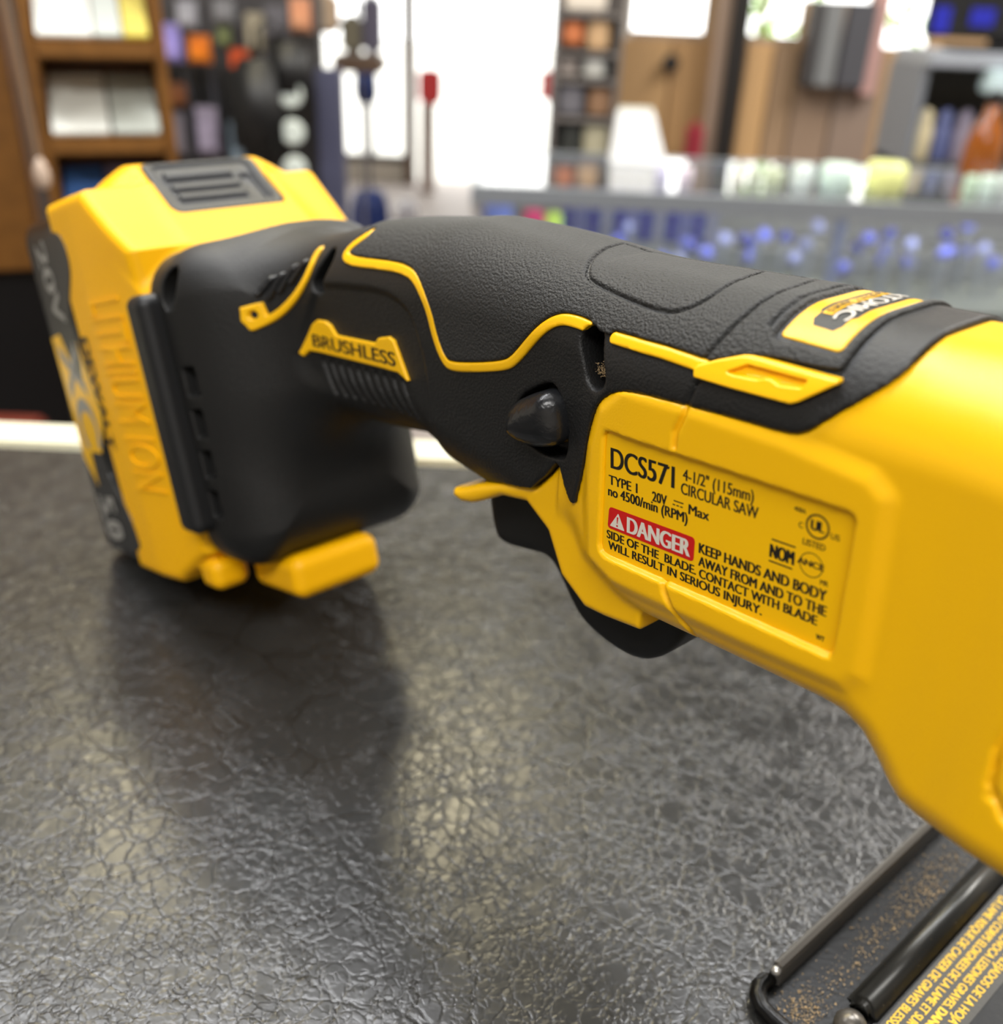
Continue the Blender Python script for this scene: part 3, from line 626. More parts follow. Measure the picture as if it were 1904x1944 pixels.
bm = bmesh.new()   # long stiffening rib
rp = [(49.4, 1.6), (49.2, 2.2), (48.2, 2.6), (47.6, 4.8), (46.6, 6.0), (45.2, 6.3), (43.8, 5.8), (42.8, 4.4), (42.2, 2.6), (41.6, 1.6)]
prism(bm, rp, lambda p: (p[0] * k, -95 * k, p[1] * k), lambda p: ((p[0] * .96 + 1.8) * k, -10.5 * k, p[1] * k))
bmesh.ops.bevel(bm, geom=[e for e in bm.edges if abs(e.verts[0].co.y + 10.5 * k) < 1e-6 and abs(e.verts[1].co.y + 10.5 * k) < 1e-6], offset=1.2 * k, segments=3, affect='EDGES')
bm_obj('stiffening_rib', bm, mat('satin_black_steel', srgb(60, 60, 58), .32, metal=.5), shoe, True)
bm = bmesh.new(); lathe(bm, [(3.4 * k, 0), (3.4 * k, 2.2 * k), (2.6 * k, 3.6 * k), (1.2 * k, 4.4 * k), (.4 * k, 4.6 * k)], (44.8 * k, -5.6 * k, 1.6 * k), 20); bm_obj('pivot_pin', bm, M_edge, shoe, True)
bm = bmesh.new(); bx(bm, 29.4 * k, 41.4 * k, -94 * k, -8 * k, 1.7 * k, 1.95 * k); strip = bm_obj('warning_strip', bm, M_strip, shoe); strip['label'] = 'dark grey strip with yellow warning text'
wl = Ink(); wl.flip = 1
def on_shoe(p, l=0): return np.stack([p[:, 0], p[:, 1], np.full(len(p), 2.02 + l)], 1)
for txt, x0, y0, y1, b in [('LA LAME RISQUE DE CAUSER DE GRAVES BLESSURES', 40.7, -64.6, -8.9, .01), ('DU CORPS ELOIGNEES DE LA LAME ET SUR', 38.0, -60.4, -16.4, .01),
                           ('PROVOCA LESIONES GRAVES.', 35.3, -56.2, -26.2, .01), ('DANGER', 35.3, -25.4, -15.4, .035), ('MANOS ALEJADOS DE LA HOJA Y', 32.6, -58.4, -21.4, .01)]:
    wl.line(txt, x0, y0, x0, y1, 1.75, on_shoe, 0, heavy=.025 + 2 * b)
wl.obj('warning_lettering', M_ylet, shoe, (0, 0, 1))
# gear case and blade guard, on the far side of the housing
def f_gear(X, Y, Z):
    a = np.maximum(np.hypot(X + 20, Z - 78) - 60, np.abs(Y + 46) - 9); b = rbox3((X, Y, Z), (-20, -36, 92), (26, 14, 26), 8)
    return np.maximum(smin(a, b, 8), 30 - Z)
sdf_obj('blade_guard', f_gear, (-84, -60, 26), (42, -20, 142), 1.2, M_gloss, saw)
bm = bmesh.new(); bx(bm, -60 * k, -10 * k, -50 * k, -38 * k, 1.8 * k, 60 * k, 2 * k); bm_obj('guard_bracket', bm, M_steel, saw)
# ---------------------------------------------------------------- sawdust in the shoe and the screw hole (nobody could count it)
random.seed(4)
M_dust = mat('sawdust', srgb(178, 152, 112), .9)
bm = bmesh.new()
def crumb(p, s):
    vs = [bm.verts.new(Vector(p) + Vector((random.uniform(-1, 1), random.uniform(-1, 1), random.uniform(-.6, .8))) * s) for _ in range(4)]
    for t in ((0, 1, 2), (0, 3, 1), (1, 3, 2), (2, 3, 0)): bm.faces.new([vs[i] for i in t])
LW = lambda x, y, z: U2 * (x * MM) + W2 * (y * MM - .137) + Vector((0, 0, COUNTER + .0004 + z * MM))
for _ in range(1500):
    y = random.uniform(-70, 2); x = random.gauss(53, 2.6)
    if random.random() < .45: y = random.choice([random.gauss(-2, 2.5), random.gauss(-55, 9)])
    if not (49.8 < x < 59.6) or y > 3: continue
    crumb(LW(x, y, 1.95 + random.random() * .25), random.uniform(.12, .34) * MM)
for _ in range(900):
    a = random.uniform(-1, 1); crumb(LW(110 + a * 1.9, random.uniform(9.5, 16.8), 129.5 + .7 * a * a + random.random() * 1.6), random.uniform(.12, .3) * MM)
for _ in range(160): crumb(LW(random.uniform(38, 48), random.uniform(-70, -12), 2.05 if random.random() < .4 else 6.3), .09 * MM)
tag(bm_obj('sawdust', bm, M_dust), 'tan sawdust in the black shoe and screw hole of the saw', 'sawdust', kind='stuff')
# ---------------------------------------------------------------- shop furniture behind the counter
WOOD = mat('orange_wood', srgb(140, 94, 40), .45, mottle=.16); WOOD2 = mat('brown_wood', srgb(122, 76, 36), .5, mottle=.15)
TAN = mat('tan_plank', srgb(168, 136, 98), .6, mottle=.1); DARK = mat('near_black', srgb(18, 18, 20), .5)
def cm(name, *c, r=.5, **k): return mat(name, srgb(*c), r, **k)
def one(name, boxes, m, label, cat, group=None, bev=.004):
    bm = bmesh.new()
    for b in boxes: bx(bm, *b, bev)
    return tag(bm_obj(name, bm, m), label, cat, group)
# brochure rack with tilted shelves
rack = empty('brochure_rack', (-.441, 1.11, 0), math.radians(21.5), 'orange wooden brochure rack with tilted shelves at the far left', 'rack')
def part(name, parent, m, boxes, bev=.002):
    bm = bmesh.new()
    for b in boxes: bx(bm, *b, bev)
    return bm_obj(name, bm, m, parent)
for x in (-.07, .055): part('side_panel', rack, WOOD, [(x, x + .013, -.012, .09, 0, 1.5)])
part('back_panel', rack, WOOD2, [(-.057, .055, .08, .09, 0, 1.5)])
for z in (.80, .89, .982, 1.074):
    part('shelf', rack, WOOD, [(-.057, .055, -.034, .08, z - .016, z)])
PAPER = cm('white_paper', 222, 222, 212); SLV = cm('silver_paper', 186, 190, 180); BLUE = cm('blue_cover', 74, 118, 188); LIL = cm('lilac_cover', 168, 160, 196); YP = cm('yellow_paper', 205, 186, 60); GRN = cm('green_paper', 150, 172, 118)
def leaflet(name, x0, x1, z, m, label, group, h=.1, th=.006):
    bm = bmesh.new(); bx(bm, x0, x1, 0, h, 0, th, .001); o = bm_obj(name, bm, m); o.matrix_world = Matrix.Translation((-.441, 1.11, z)) @ Matrix.Rotation(math.radians(21.5), 4, 'Z') @ Matrix.Translation((0, -.026, .0005)) @ Matrix.Rotation(math.radians(40), 4, 'X'); return tag(o, label, 'brochure', group)
leaflet('brochure', -.054, -.002, 1.0745, PAPER, 'white brochure on the top shelf of the wooden rack', 'top shelf brochures', .078)
leaflet('brochure', 0, .026, 1.0745, SLV, 'narrow silver brochure on the top shelf of the rack', 'top shelf brochures', .075)
leaflet('brochure', .028, .052, 1.0745, YP, 'yellow brochure at the right end of the rack top shelf', 'top shelf brochures', .068)
leaflet('magazine', -.054, .002, .9825, PAPER, 'white magazine on the middle shelf of the rack', 'middle shelf magazines', .08)
leaflet('magazine', .005, .052, .9825, SLV, 'silver grey magazine on the middle shelf of the rack', 'middle shelf magazines', .08)
leaflet('brochure', -.054, -.012, .8905, BLUE, 'blue brochure on the lower shelf of the rack', 'lower shelf brochures', .078)
leaflet('brochure', -.009, .052, .8905, LIL, 'lilac brochure beside the blue one on the rack', 'lower shelf brochures', .078)
# wooden cupboard side and pull cord at the left edge
cup = empty('wooden_cupboard', (-.68, 1.06, 0), math.radians(21.5), 'orange wooden cupboard at the left edge beyond the counter', 'cupboard')
part('carcass', cup, WOOD, [(-.5, .15, 0, .1, .83, 1.6)]); part('side_rail', cup, WOOD2, [(.08, .1, -.012, 0, .86, 1.6)]); part('plinth', cup, DARK, [(-.5, .15, .02, .1, 0, .83)])
bm = bmesh.new(); tube(bm, [(-.4115, .86, 1.25), (-.409, .86, 1.1), (-.405, .86, .996)], .0022)
cord = tag(bm_obj('pull_cord', bm, cm('cord_tan', 150, 120, 92)), 'tan pull cord with a pale knob hanging by the wooden rack', 'cord')
bm = bmesh.new(); lathe(bm, [(.002, .01), (.004, .006), (.0062, 0), (.0064, -.008), (.005, -.013), (.002, -.015)], (-.4045, .86, .986), 16); o = bm_obj('knob', bm, cm('pale_knob', 214, 190, 170), cord, True); o['label'] = 'pale rounded knob'
one('storage_crate', [(-.50, -.44, .78, .86, .0, .76)], cm('dark_red', 96, 30, 12), 'dark red crate below the wooden cupboard', 'crate')
# merchandise wall: dark slatted panel with hung goods
struct('wall_display', [(-1.7, -.455, 2.42, 2.47, 0, 2.2)], cm('slat_grey', 62, 60, 62, mottle=.25))
hung = [('blister_pack', -0.79, -0.748, 0.961, 1.038, (150, 140, 200), 'lavender pack hanging highest at the left of the display wall'),
        ('blister_pack', -0.734, -0.685, 0.961, 1.017, (205, 118, 40), 'bright orange pack hanging beside the lavender one'),
        ('blister_pack', -0.644, -0.598, 0.943, 0.993, (196, 84, 40), 'red orange pack hanging left of the black bag'),
        ('blister_pack', -0.751, -0.708, 1.03, 1.085, (150, 150, 158), 'pale grey pack at the top left of the display wall'),
        ('blister_pack', -0.671, -0.626, 1.044, 1.09, (120, 120, 124), 'mid grey pack in the top row above the red orange pack'),
        ('blister_pack', -0.604, -0.564, 0.987, 1.066, (150, 142, 124), 'beige pack hanging above the black bag'),
        ('blister_pack', -0.56, -0.511, 1.016, 1.083, (96, 94, 100), 'slate grey pack in the top row right of the beige pack'),
        ('blister_pack', -0.572, -0.523, 0.942, 0.99, (132, 130, 138), 'small grey pack in front of the black bag'),
        ('blister_pack', -0.786, -0.749, 0.87, 0.919, (112, 70, 44), 'brown pack hanging below the lavender one'),
        ('blister_pack', -0.667, -0.639, 0.998, 1.038, (112, 120, 82), 'small olive pack hanging under the mid grey one'),
        ('blister_pack', -0.505, -0.459, 1.032, 1.1, (196, 142, 110), 'peach pack at the top right of the display wall'),
        ('blister_pack', -0.734, -0.684, 0.768, 0.872, (148, 140, 160), 'lilac grey pack low on the display wall'),
        ('blister_pack', -0.808, -0.76, 0.765, 0.858, (122, 116, 124), 'mauve grey pack at the lower left of the display wall'),
        ('blister_pack', -0.66, -0.597, 0.74, 0.842, (138, 156, 172), 'pale blue box low beside the black bag')]
for n, x0, x1, z0, z1, c, l in hung:
    r = empty(n, ((x0 + x1) / 2, 2.36, z0), 0, l, 'package', 'packages on the display wall'); w = (x1 - x0) / 2; h = z1 - z0
    part('card', r, cm('card', *c), [(-w, w, 0, .004, 0, h)], .001); part('blister', r, cm('blister', *[min(255, int(v * 1.12)) for v in c], r=.25), [(-w * .8, w * .8, -.02, 0, h * .08, h * .68)], .006)
    part('hook', r, M_edge, [(-.002, .002, .004, .06, h * .93, h * .95)], .0005)
for k in range(11):
    x = -.815 + .0195 * k; z0 = .72 + .02 * (k % 3); bm = bmesh.new(); tube(bm, [(x, 2.395, .955 - .01 * (k % 2)), (x + .003, 2.392, .86), (x - .002, 2.393, z0)], .0062, 8)
    tag(bm_obj('hanging_cable', bm, DARK if k % 3 else cm('cable_grey', 70, 70, 76)), 'thin dark cable hanging low on the display wall', 'cable', 'dark cables on the display wall')
bag = empty('bag', (-.542, 2.30, .78), 0, 'black bag hanging at the right end of the display wall', 'bag')
bm = bmesh.new(); bx(bm, -.083, .03, -.06, .05, 0, .2, .02, 3); bm_obj('bag_body', bm, DARK, bag, True)
bm = bmesh.new(); bx(bm, .0, .082, -.04, .05, .12, .235, .015, 3); bm_obj('bag_flap', bm, DARK, bag, True)
bm = bmesh.new(); tube(bm, [(-.03, 0, .19), (-.025, 0, .26), (.0, 0, .275), (.025, 0, .26), (.03, 0, .21)], .006); bm_obj('bag_handle', bm, DARK, bag, True)
WD = cm('white_disc', 226, 236, 230, r=.3)  # pale discs modelled in place of round lamp reflections
for z, l in ((.914, 'topmost pale round tag hanging right of the black bag'), (.838, 'pale round tag hanging between two other tags'), (.762, 'lowest pale round tag hanging right of the black bag')):
    bm = bmesh.new(); lathe(bm, [(.022, 0), (.026, .003), (.026, .006), (.022, .009)], (0, 0, 0), 28); o = bm_obj('round_tag', bm, WD); o.rotation_euler = (math.pi / 2, 0, 0); o.location = (-.4935, 2.27, z); tag(o, l, 'tag', 'round tags by the bag')
bm = bmesh.new(); bx(bm, -.458, -.40, 2.36, 2.41, 0, .96, .004); tag(bm_obj('display_strip', bm, cm('slate_strip', 78, 80, 104)), 'slate blue strip standing right of the pale round tags', 'display strip')
# far glazing, posts and the stand
struct('door_1', [(-.71, -.64, 6.42, 6.5, 0, 2.3)], M_frame)
struct('window_1', [(-1.25, -.71, 6.5, 6.55, .12, .16), (-.93, -.905, 6.5, 6.55, .15, 2.3)], cm('frame_grey', 120, 116, 116))
M_glass = mat('clear_glass', (1, 1, 1, 1), 0, Transmission_Weight=1, IOR=1.45)
one('bucket', [(-.60, -.46, 6.2, 6.28, .501, .69)], cm('red_notice', 214, 60, 66), 'red bucket by the far brown door post', 'bucket', bev=.02)
one('floor_board', [(-.585, -.50, 6.2, 6.28, .0, .5)], cm('grey_brown', 170, 156, 150), 'grey post standing under the red bucket', 'post')
one('road_sign', [(.12, .25, 6.35, 6.37, .54, .70)], cm('sign_red', 222, 50, 60), 'red sign at the right edge of the bright doorway', 'sign')
st = empty('blue_stand', (-.503, 3.5, 0), 0, 'navy blue stand on a thin pole before the bright windows', 'stand')
NAVY = cm('navy', 16, 44, 110)
bm = bmesh.new(); lathe(bm, [(.03, 0), (.04, .03), (.036, .1)], (-.008, 0, .775), 20); bm_obj('collar', bm, NAVY, st, True)
bm = bmesh.new(); tube(bm, [(0, 0, .47), (-.008, 0, .79)], .006); bm_obj('pole', bm, cm('pole_grey', 96, 96, 110), st, True)
bm = bmesh.new(); lathe(bm, [(.085, 0), (.08, .2), (.066, .44), (.05, .49), (.01, .5)], (-.004, 0, 0), 24); bm_obj('stand_base', bm, NAVY, st, True)
one('waste_bin', [(-.41, -.34, 3.45, 3.53, .0, .47)], cm('silver_bin', 190, 188, 196, r=.2), 'pale bin beside the navy blue stand', 'bin', bev=.02)
bs = empty('wire_basket', (-.47, 3.05, .905), 0, 'basket of mixed goods above the navy blue stand', 'basket')
part('basket_body', bs, cm('basket_brown', 104, 84, 70), [(-.06, .08, -.06, .06, 0, .045)], .008); part('basket_post', bs, cm('post_grey', 128, 124, 124), [(-.005, .005, .06, .07, -.9, .3)])
for x0, x1, z0, z1, c, l, m in [(-.575, -.515, 1.0, 1.1, (206, 182, 158), 'cream packet left of the wire basket', 'packet'), (-.51, -.452, .953, 1.05, (122, 116, 100), 'khaki bundle standing in the wire basket', 'bundle'), (-.45, -.395, .953, 1.10, (96, 92, 110), 'slate bottle standing in the wire basket', 'bottle')]:
    one(m, [(x0, x1, 3.02, 3.08, z0, z1)], cm(m, *c), l, m, bev=.012)
# shelving unit left of the panelled wall
M_sh = cm('shelf_grey', 128, 122, 120)
su = empty('shelving_unit', (.183, 3.05, 0), 0, 'narrow grey shelving unit beside the bright doorway', 'shelving')
for x in (-.095, .08): part('upright', su, cm('upright_grey', 112, 106, 104), [(x, x + .014, -.08, .1, 0, 1.5)])
part('back_panel', su, cm('panel_grey', 118, 112, 112), [(-.085, .085, .09, .1, 0, 1.5)])
for z in (.70, .815, .915, .985, 1.08): part('shelf', su, M_sh, [(-.083, .082, -.08, .09, z - .01, z)])
for n, x0, x1, z0, z1, c, l in [('box', 0.112, 0.168, 1.0, 1.06, (206, 122, 76), 'orange box on the second shelf of the grey unit'), ('box', 0.18, 0.24, 0.99, 1.066, (206, 170, 130), 'tan box beside the orange one'), ('jar', 0.107, 0.16, 0.92, 0.968, (150, 140, 136), 'grey jar on the third shelf of the unit'), ('jar', 0.176, 0.235, 0.92, 0.972, (200, 200, 196), 'white jar on the third shelf of the unit'),
                              ('carton', 0.195, 0.26, 0.82, 0.895, (146, 112, 86), 'brown carton on the fourth shelf of the unit'), ('carton', 0.112, 0.18, 0.82, 0.9, (112, 110, 118), 'slate carton on the fourth shelf of the unit'), ('carton', 0.19, 0.26, 0.705, 0.798, (178, 172, 148), 'khaki carton on the bottom visible shelf'), ('carton', 0.125, 0.182, 0.705, 0.795, (52, 54, 52), 'black carton on the bottom visible shelf'), ('sack', .112, .225, 1.085, 1.14, (236, 226, 214), 'white sack on the top shelf of the unit')]:
    one(n, [(x0, x1, 2.985, 3.05, z0, z1)], cm(n, *c), l, n, 'goods on the grey shelving', .008)
# panelled wall with windows above
struct('wall_panelled', [(.34, 3.2, 3.4, 3.46, 0, 1.012), (.57, .68, 3.4, 3.46, 1.012, 2.7), (.87, 1.09, 3.4, 3.46, 1.012, 1.135), (1.28, 3.2, 3.4, 3.46, 1.012, 2.7), (.27, 3.2, 3.4, 3.46, 2.3, 2.7)], TAN)
struct('wall_passage', [(.29, .34, 3.4, 6.5, 0, 2.7)], M_wall)
for k, (x0, x1) in enumerate([(.30, .47), (.47, .62), (.70, .79), (.79, .87), (.87, 1.0), (1.0, 1.14)]):
    o = one('plank', [(x0 + .003, x1 - .003, 3.375, 3.4, 0, 1.008)], cm('plank', *[(178, 142, 98), (164, 128, 86), (190, 152, 106), (150, 124, 98), (140, 118, 100), (134, 116, 104)][k]), ['tan plank of the wall under the left window', 'brown plank left of the black column', 'light tan plank right of the black column', 'taupe plank under the bright middle window', 'grey brown plank left of the grey panel', 'grey brown plank below the pinkish post'][k], 'plank', 'planks of the panelled wall')
struct('trim_1', [(.63, .685, 3.3, 3.37, 0, 2.7)], cm('column_black', 24, 19, 17))
struct('trim_2', [(.59, .63, 3.32, 3.37, .0, 2.7)], cm('column_taupe', 150, 128, 112))
struct('trim_3', [(1.06, 1.105, 3.33, 3.4, .88, 2.7)], cm('post_pink', 178, 140, 134))
struct('window_2', [(.30, .60, 3.41, 3.44, 1.012, 1.03), (.68, .88, 3.41, 3.44, 1.012, 1.03), (.74, .755, 3.41, 3.44, 1.03, 2.3)], cm('sash', 150, 134, 118))
bm = bmesh.new(); lathe(bm, [(.012, 0), (.02, .01), (.026, .03), (.02, .04)], (0, 0, 0), 16); o = bm_obj('wall_hook', bm, DARK); o.rotation_euler = (math.pi / 2, 0, 0); o.location = (.466, 3.374, .945); tag(o, 'dark round hook on the tan planks', 'hook')
one('locker_panel', [(.905, .965, 3.30, 3.372, .90, 1.135)], cm('slate', 118, 120, 122), 'light grey panel standing before the planks', 'panel')
one('locker_panel', [(.975, 1.06, 3.30, 3.328, .90, 1.135)], cm('slate_dark', 72, 72, 78), 'dark grey panel right of the light grey one', 'panel')
one('locker_panel', [(.872, .898, 3.30, 3.372, .90, 1.135)], cm('slate_black', 70, 68, 70), 'narrow dark panel left of the light grey one', 'panel')
one('red_bag', [(.53, .585, 3.26, 3.31, .0, .79)], cm('maroon', 150, 44, 58), 'maroon roll standing at the foot of the black column', 'roll', bev=.02)
# display shelves at the right edge
ds = empty('display_shelf', (1.05, 2.45, 0), 0, 'grey display shelf carrying a screen at the right edge', 'shelf')
part('shelf_board', ds, cm('board_grey', 160, 164, 172), [(-.17, .4, -.12, .1, 1.02, 1.05)]); part('lower_board', ds, cm('board_grey2', 96, 96, 96), [(-.17, .4, -.12, .1, .80, .82)])
part('back_board', ds, cm('board_dark', 74, 72, 66), [(-.15, .4, .1, .12, 0, 1.05)])
for x in (-.17, .385): part('upright', ds, cm('upright_grey2', 128, 132, 140), [(x, x + .015, -.1, .12, 0, 1.02)])
mo = empty('screen', (.985, 2.40, 1.05), 0, 'black flat screen standing on the display shelf', 'screen')
part('casing', mo, DARK, [(-.1, .3, 0, .03, .025, .2)], .005); part('stand_foot', mo, DARK, [(-.04, .2, -.03, .06, 0, .012)], .003); part('stand_neck', mo, DARK, [(.05, .11, .01, .03, .01, .05)], .003)
sc = cm('lit_blue', 20, 24, 120); sc.node_tree.nodes['Principled BSDF'].inputs['Emission Color'].default_value = srgb(30, 36, 170); sc.node_tree.nodes['Principled BSDF'].inputs['Emission Strength'].default_value = .5
part('lit_panel', mo, sc, [(-.092, -.055, -.003, 0, .035, .085)], .001); part('lit_panel', mo, sc, [(-.012, .04, -.003, 0, .05, .085)], .001)
one('light_box', [(1.01, 1.2, 2.31, 2.36, .972, 1.018)], cm('pale_cyan', 206, 226, 230), 'pale cyan box under the display shelf', 'box')
for x, z, c, l in [(.873, .842, (210, 196, 160), 'cream jar at the left end of the lower display board'), (.918, .842, (96, 104, 150), 'blue grey jar second on the lower display board'), (.963, .842, (150, 140, 158), 'mauve jar third on the lower display board')]:
    bm = bmesh.new(); lathe(bm, [(.018, 0), (.021, .01), (.021, .07), (.015, .085), (.016, .1), (.006, .112)], (0, 0, 0), 20); o = bm_obj('jar', bm, cm('jar', *c, r=.3), None, True); o.location = (x + .045, 2.375, .8206); tag(o, l, 'jar', 'jars on the lower display board')
for x, l in ((1.04, 'dark toolbox on the lower display board'), (1.14, 'black toolbox at the far right of the display board')): one('toolbox', [(x, x + .075, 2.36, 2.45, .8205, .93)], cm('tool_brown', 62, 48, 34) if x < 1.1 else DARK, l, 'toolbox', bev=.012)
# ---------------------------------------------------------------- glass showcase across the aisle
X0, X1, YF, YB, ZT = -.075, 1.75, 1.70, 2.12, .842
M_alu = cm('aluminium', 150, 156, 162, r=.35, metal=.3)
M_gl2 = mat('showcase_glass', (.93, .96, .96, 1), .02, Transmission_Weight=.0, IOR=1.45)
case = empty('glass_showcase', ((X0 + X1) / 2, (YF + YB) / 2, 0), 0, 'long glass showcase with grey metal rim across the aisle', 'showcase')
cx, cy = (X0 + X1) / 2, (YF + YB) / 2
def cpart(name, m, boxes, bev=.001): return part(name, case, m, [(a - cx, b - cx, c - cy, d - cy, e, f) for a, b, c, d, e, f in boxes], bev)
cpart('rim', M_alu, [(X0, X1, YF, YF + .016, ZT - .03, ZT), (X0, X1, YB - .016, YB, ZT - .03, ZT), (X0, X0 + .016, YF + .016, YB - .016, ZT - .03, ZT), (X1 - .016, X1, YF + .016, YB - .016, ZT - .03, ZT)])
cpart('end_panel', cm('end_grey', 178, 174, 170), [(X0, X0 + .012, YF + .004, YB - .004, .1, ZT - .03)])
for x in (.55, 1.2): cpart('mullion', cm('mullion_blue', 128, 140, 170), [(x, x + .016, YF + .002, YF + .018, .62, ZT - .03)])
cpart('glass_top', M_glass, [(X0 + .016, X1 - .016, YF + .016, YB - .016, ZT - .008, ZT - .001)], 0)
cpart('front_glass', M_glass, [(X0 + .012, X1, YF + .006, YF + .012, .60, ZT - .03)], 0)
cpart('base', cm('base_grey', 104, 108, 106), [(X0, X1, YF, YB, 0, .60)], 0)
cpart('back_panel', cm('case_grey', 142, 144, 142), [(X0 + .012, X1, YB - .02, YB - .012, .60, ZT - .03)], 0)
cpart('display_bed', cm('bed_grey', 124, 130, 124), [(X0 + .013, X1 - .002, YF + .014, YB - .022, .60, .655)], 0)
cpart('inner_shelf', cm('riser_grey', 132, 136, 136), [(X0 + .013, X1 - .002, 1.95, YB - .022, .655, .70)], 0)
lamp('showcase_strip_lamp', (.8, YF + .04, ZT - .04), (1.5, .015), 1.7, (.94, .96, 1), (.8, 1.95, .66))
LB = cm('light_blue', 132, 152, 226); RB = cm('royal_blue', 66, 72, 138, r=.25); PB = cm('periwinkle', 112, 122, 214, r=.15); SLB = cm('slate_blue', 96, 102, 148, r=.3); GYB = cm('grey_blue', 126, 130, 150, r=.3); SB = cm('silver_blue', 150, 158, 204, r=.15)
one('display_card', [(-.055, -.004, 1.83, 1.85, .656, .80)], LB, 'light blue card at the left end inside the showcase', 'card')
one('pendant_box', [(.018, .054, 1.84, 1.87, .656, .775)], cm('magenta', 190, 60, 110), 'magenta box inside the showcase near the light blue card', 'box')
one('pendant_box', [(.058, .088, 1.84, 1.87, .656, .772)], cm('lime', 170, 200, 90), 'lime green box right of the magenta box in the showcase', 'box')
k = 0
for i in range(12):
    x = .105 + .026 * i; r = empty('gem_packet', (x, 1.975, .7006), 0, 'thin blue packet in the back row of the showcase', 'packet', 'blue packets in the back row of the showcase')
    part('packet', r, (RB, SLB, RB, GYB)[i % 4], [(-.0095, .0085, -.008, .008, 0, .085)], .003); part('header', r, PB, [(-.0095, .0085, -.008, .008, .085, .092)], .002)
def gem():
    bm = bmesh.new(); lathe(bm, [(.004, 0), (.013, .007), (.013, .012), (.008, .019)], (0, 0, 0), 8); return bm
JW = [(0.183, 0.743), (0.563, 0.758), (0.495, 0.746), (0.202, 0.723), (0.461, 0.723), (0.873, 0.738), (0.631, 0.76), (0.863, 0.717), (0.814, 0.728), (0.727, 0.751), (0.409, 0.753), (0.851, 0.772), (0.355, 0.716), (0.29, 0.714), (0.65, 0.719), (0.691, 0.726), (0.779, 0.738), (0.225, 0.734), (0.799, 0.762), (0.417, 0.72), (0.261, 0.716), (0.549, 0.722), (0.69, 0.76), (0.60, 0.712), (0.709, 0.702), (0.39, 0.737), (0.315, 0.731), (0.33, 0.706), (0.91, 0.709), (0.523, 0.719), (0.94, 0.737), (0.75, 0.70), (0.45, 0.751), (0.245, 0.698)]
bm = gem(); gme = bpy.data.meshes.new('gem_box'); bm.to_mesh(gme); bm.free()
bm = bmesh.new(); lathe(bm, [(.008, 0), (.008, .003), (.004, .006), (.004, 1)], (0, 0, 0), 10); pme = bpy.data.meshes.new('stem'); bm.to_mesh(pme); bm.free(); pme.materials.append(M_alu)
for i, (x, z) in enumerate(JW):
    y = 1.74 + .19 * ((i * 7) % 10) / 10
    m = (PB, SB, RB, PB)[i % 4]
    r = empty('pendant', (x, y, .656), 0, 'small blue pendant on a stem in the front of the showcase', 'pendant', 'blue pendants in the showcase')
    me = gme.copy(); g = link('gem', me, m, r, True); g.location = (0, 0, z - .656); g.rotation_euler = (.6, .3 * (i % 5), i)
    s = bpy.data.objects.new('stem', pme); COL.objects.link(s); s.parent = r; s.scale = (1, 1, max(.02, z - .655))
# things standing on the showcase top
bt = empty('bottle', (.905, 2.02, ZT), 0, 'amber bottle standing on the glass showcase at the right edge', 'bottle')
bm = bmesh.new(); lathe(bm, [(.034, 0), (.037, .01), (.036, .06), (.027, .095), (.015, .112), (.013, .135)], (0, 0, 0), 28); bm_obj('bottle_body', bm, mat('amber', srgb(140, 74, 12), .15, Coat_Weight=.3), bt, True)
bm = bmesh.new(); lathe(bm, [(.016, .135), (.016, .155), (.012, .158)], (0, 0, 0), 20); bm_obj('cap', bm, DARK, bt, True)
pb = empty('paper_bag', (.236, 2.03, ZT), 0, 'white paper bag standing on the left part of the glass showcase', 'bag')
bm = bmesh.new(); v = [bm.verts.new(p) for p in [(-.052, -.03, 0), (.056, -.03, 0), (.056, .03, 0), (-.052, .03, 0), (-.045, -.012, .092), (.024, -.012, .092), (.024, .012, .092), (-.045, .012, .092)]]
for f in ((0, 3, 2, 1), (4, 5, 6, 7), (0, 1, 5, 4), (1, 2, 6, 5), (2, 3, 7, 6), (3, 0, 4, 7)): bm.faces.new([v[i] for i in f])
bm_obj('bag_body', bm, cm('bright_paper', 252, 253, 253, r=.9), pb); part('bag_fold', pb, PAPER, [(-.044, .023, -.006, .006, .0915, .1)], .002)
GLINTS = [(.257, .012, .03, (206, 204, 230)), (.298, .013, .03, (226, 214, 226)), (.391, .011, .028, (206, 206, 190)), (.42, .012, .032, (190, 198, 176)), (.454, .017, .034, (196, 206, 176)), (.503, .018, .042, (228, 240, 236)), (.565, .03, .046, (216, 238, 228)), (.649, .034, .052, (240, 244, 160)), (.80, .012, .036, (190, 214, 190)), (.83, .014, .038, (214, 232, 222)), (.864, .015, .04, (206, 214, 210))]
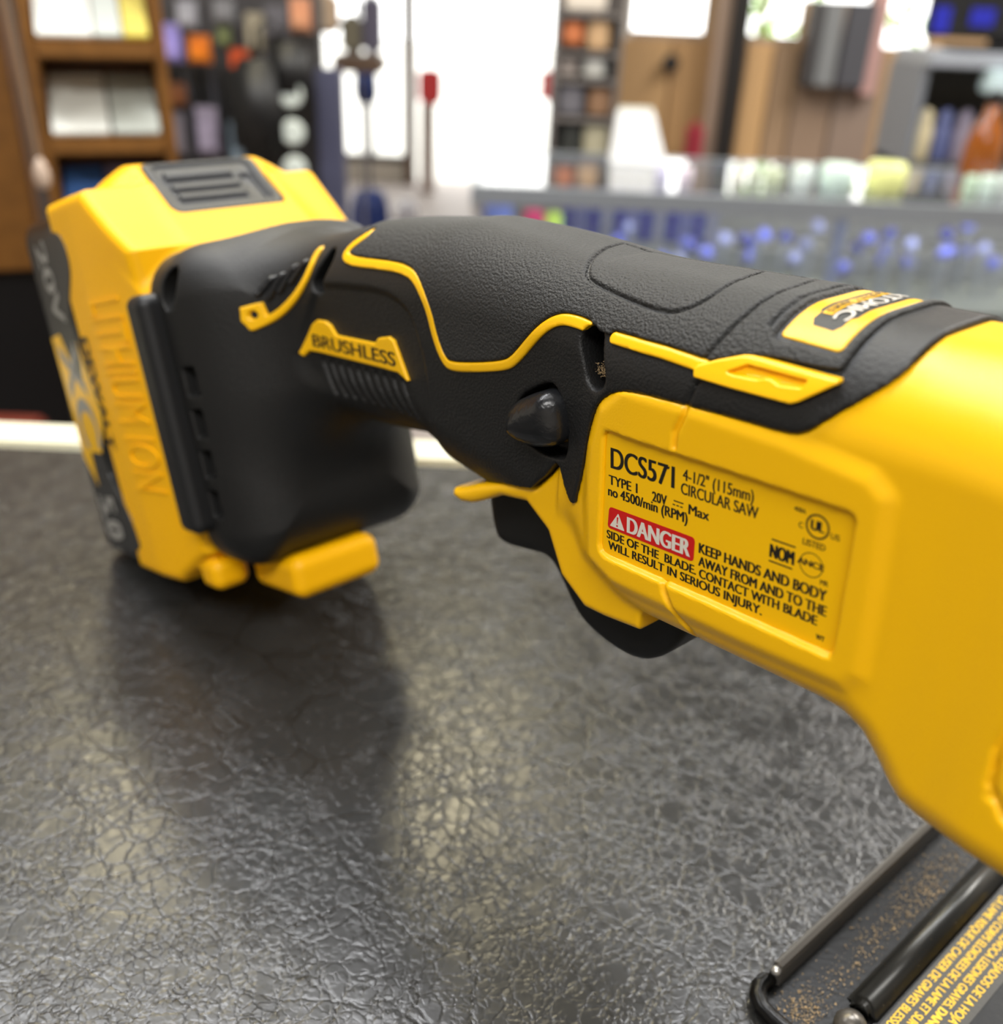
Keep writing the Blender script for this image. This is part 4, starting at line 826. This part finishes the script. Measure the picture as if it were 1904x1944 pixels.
JL = ['lilac candle leftmost of the candles on the showcase', 'pinkish candle second from the left on the showcase', 'cream candle before the black column on the showcase', 'sage candle third left of the tall white one', 'olive candle just left of the white candle', 'white candle in the middle of the showcase row', 'wide pale mint candle beside the yellow one', 'large yellow candle on the showcase', 'small mint candle left of the amber bottle', 'white mint candle in front of the amber bottle', 'pale grey candle at the right end of the showcase']
for (x, r_, h, c), l in zip(GLINTS, JL):  # pale cups stand in for window reflections in the glass top
    r = empty('candle', (x, 1.80, ZT), 0, l, 'candle', 'candles along the showcase top')
    bm = bmesh.new(); lathe(bm, [(r_ * .9, 0), (r_, .004), (r_, h - .006), (r_ * .8, h)], (0, 0, 0), 24); bm_obj('candle_cup', bm, cm('candle', *c, r=.12), r, True)
    bm = bmesh.new(); tube(bm, [(0, 0, h - .001), (0, 0, h + .006)], .0012, 6); bm_obj('wick', bm, DARK, r)
# ---------------------------------------------------------------- outside
M_gnd = mat('concrete', srgb(214, 212, 206), .8, mottle=.05)
struct('ground', [(-8, .3, 6.6, 24, -.12, -.02), (.34, 14, 3.46, 24, -.12, -.02)], M_gnd)
def hedge(name, x0, x1, y0, z0, z1, n, label, seed):
    rnd = random.Random(seed); bm = bmesh.new()
    for _ in range(n):
        p = Vector((rnd.uniform(x0, x1), y0 + rnd.uniform(0, .6), rnd.uniform(z0, z1))); a = Vector((rnd.uniform(-1, 1), rnd.uniform(-1, 1), rnd.uniform(-1, 1))).normalized(); b = a.orthogonal().normalized(); s = rnd.uniform(.05, .1)
        bm.faces.new([bm.verts.new(p + q) for q in (a * s, b * s * .4, -a * s, -b * s * .4)])
    return tag(bm_obj(name, bm, mat('leaf_' + name, srgb(150, 190, 70), .6, Subsurface_Weight=0)), label, 'shrub')
hedge('hedge', 2.3, 3.6, 6.5, 0, 2.6, 900, 'yellow green hedge outside behind the right hand window', 3)['kind'] = 'stuff'
hedge('hedge', 1.5, 2.0, 7.2, 0, 2.4, 300, 'pale green hedge outside the window beside the black column', 5)['kind'] = 'stuff'
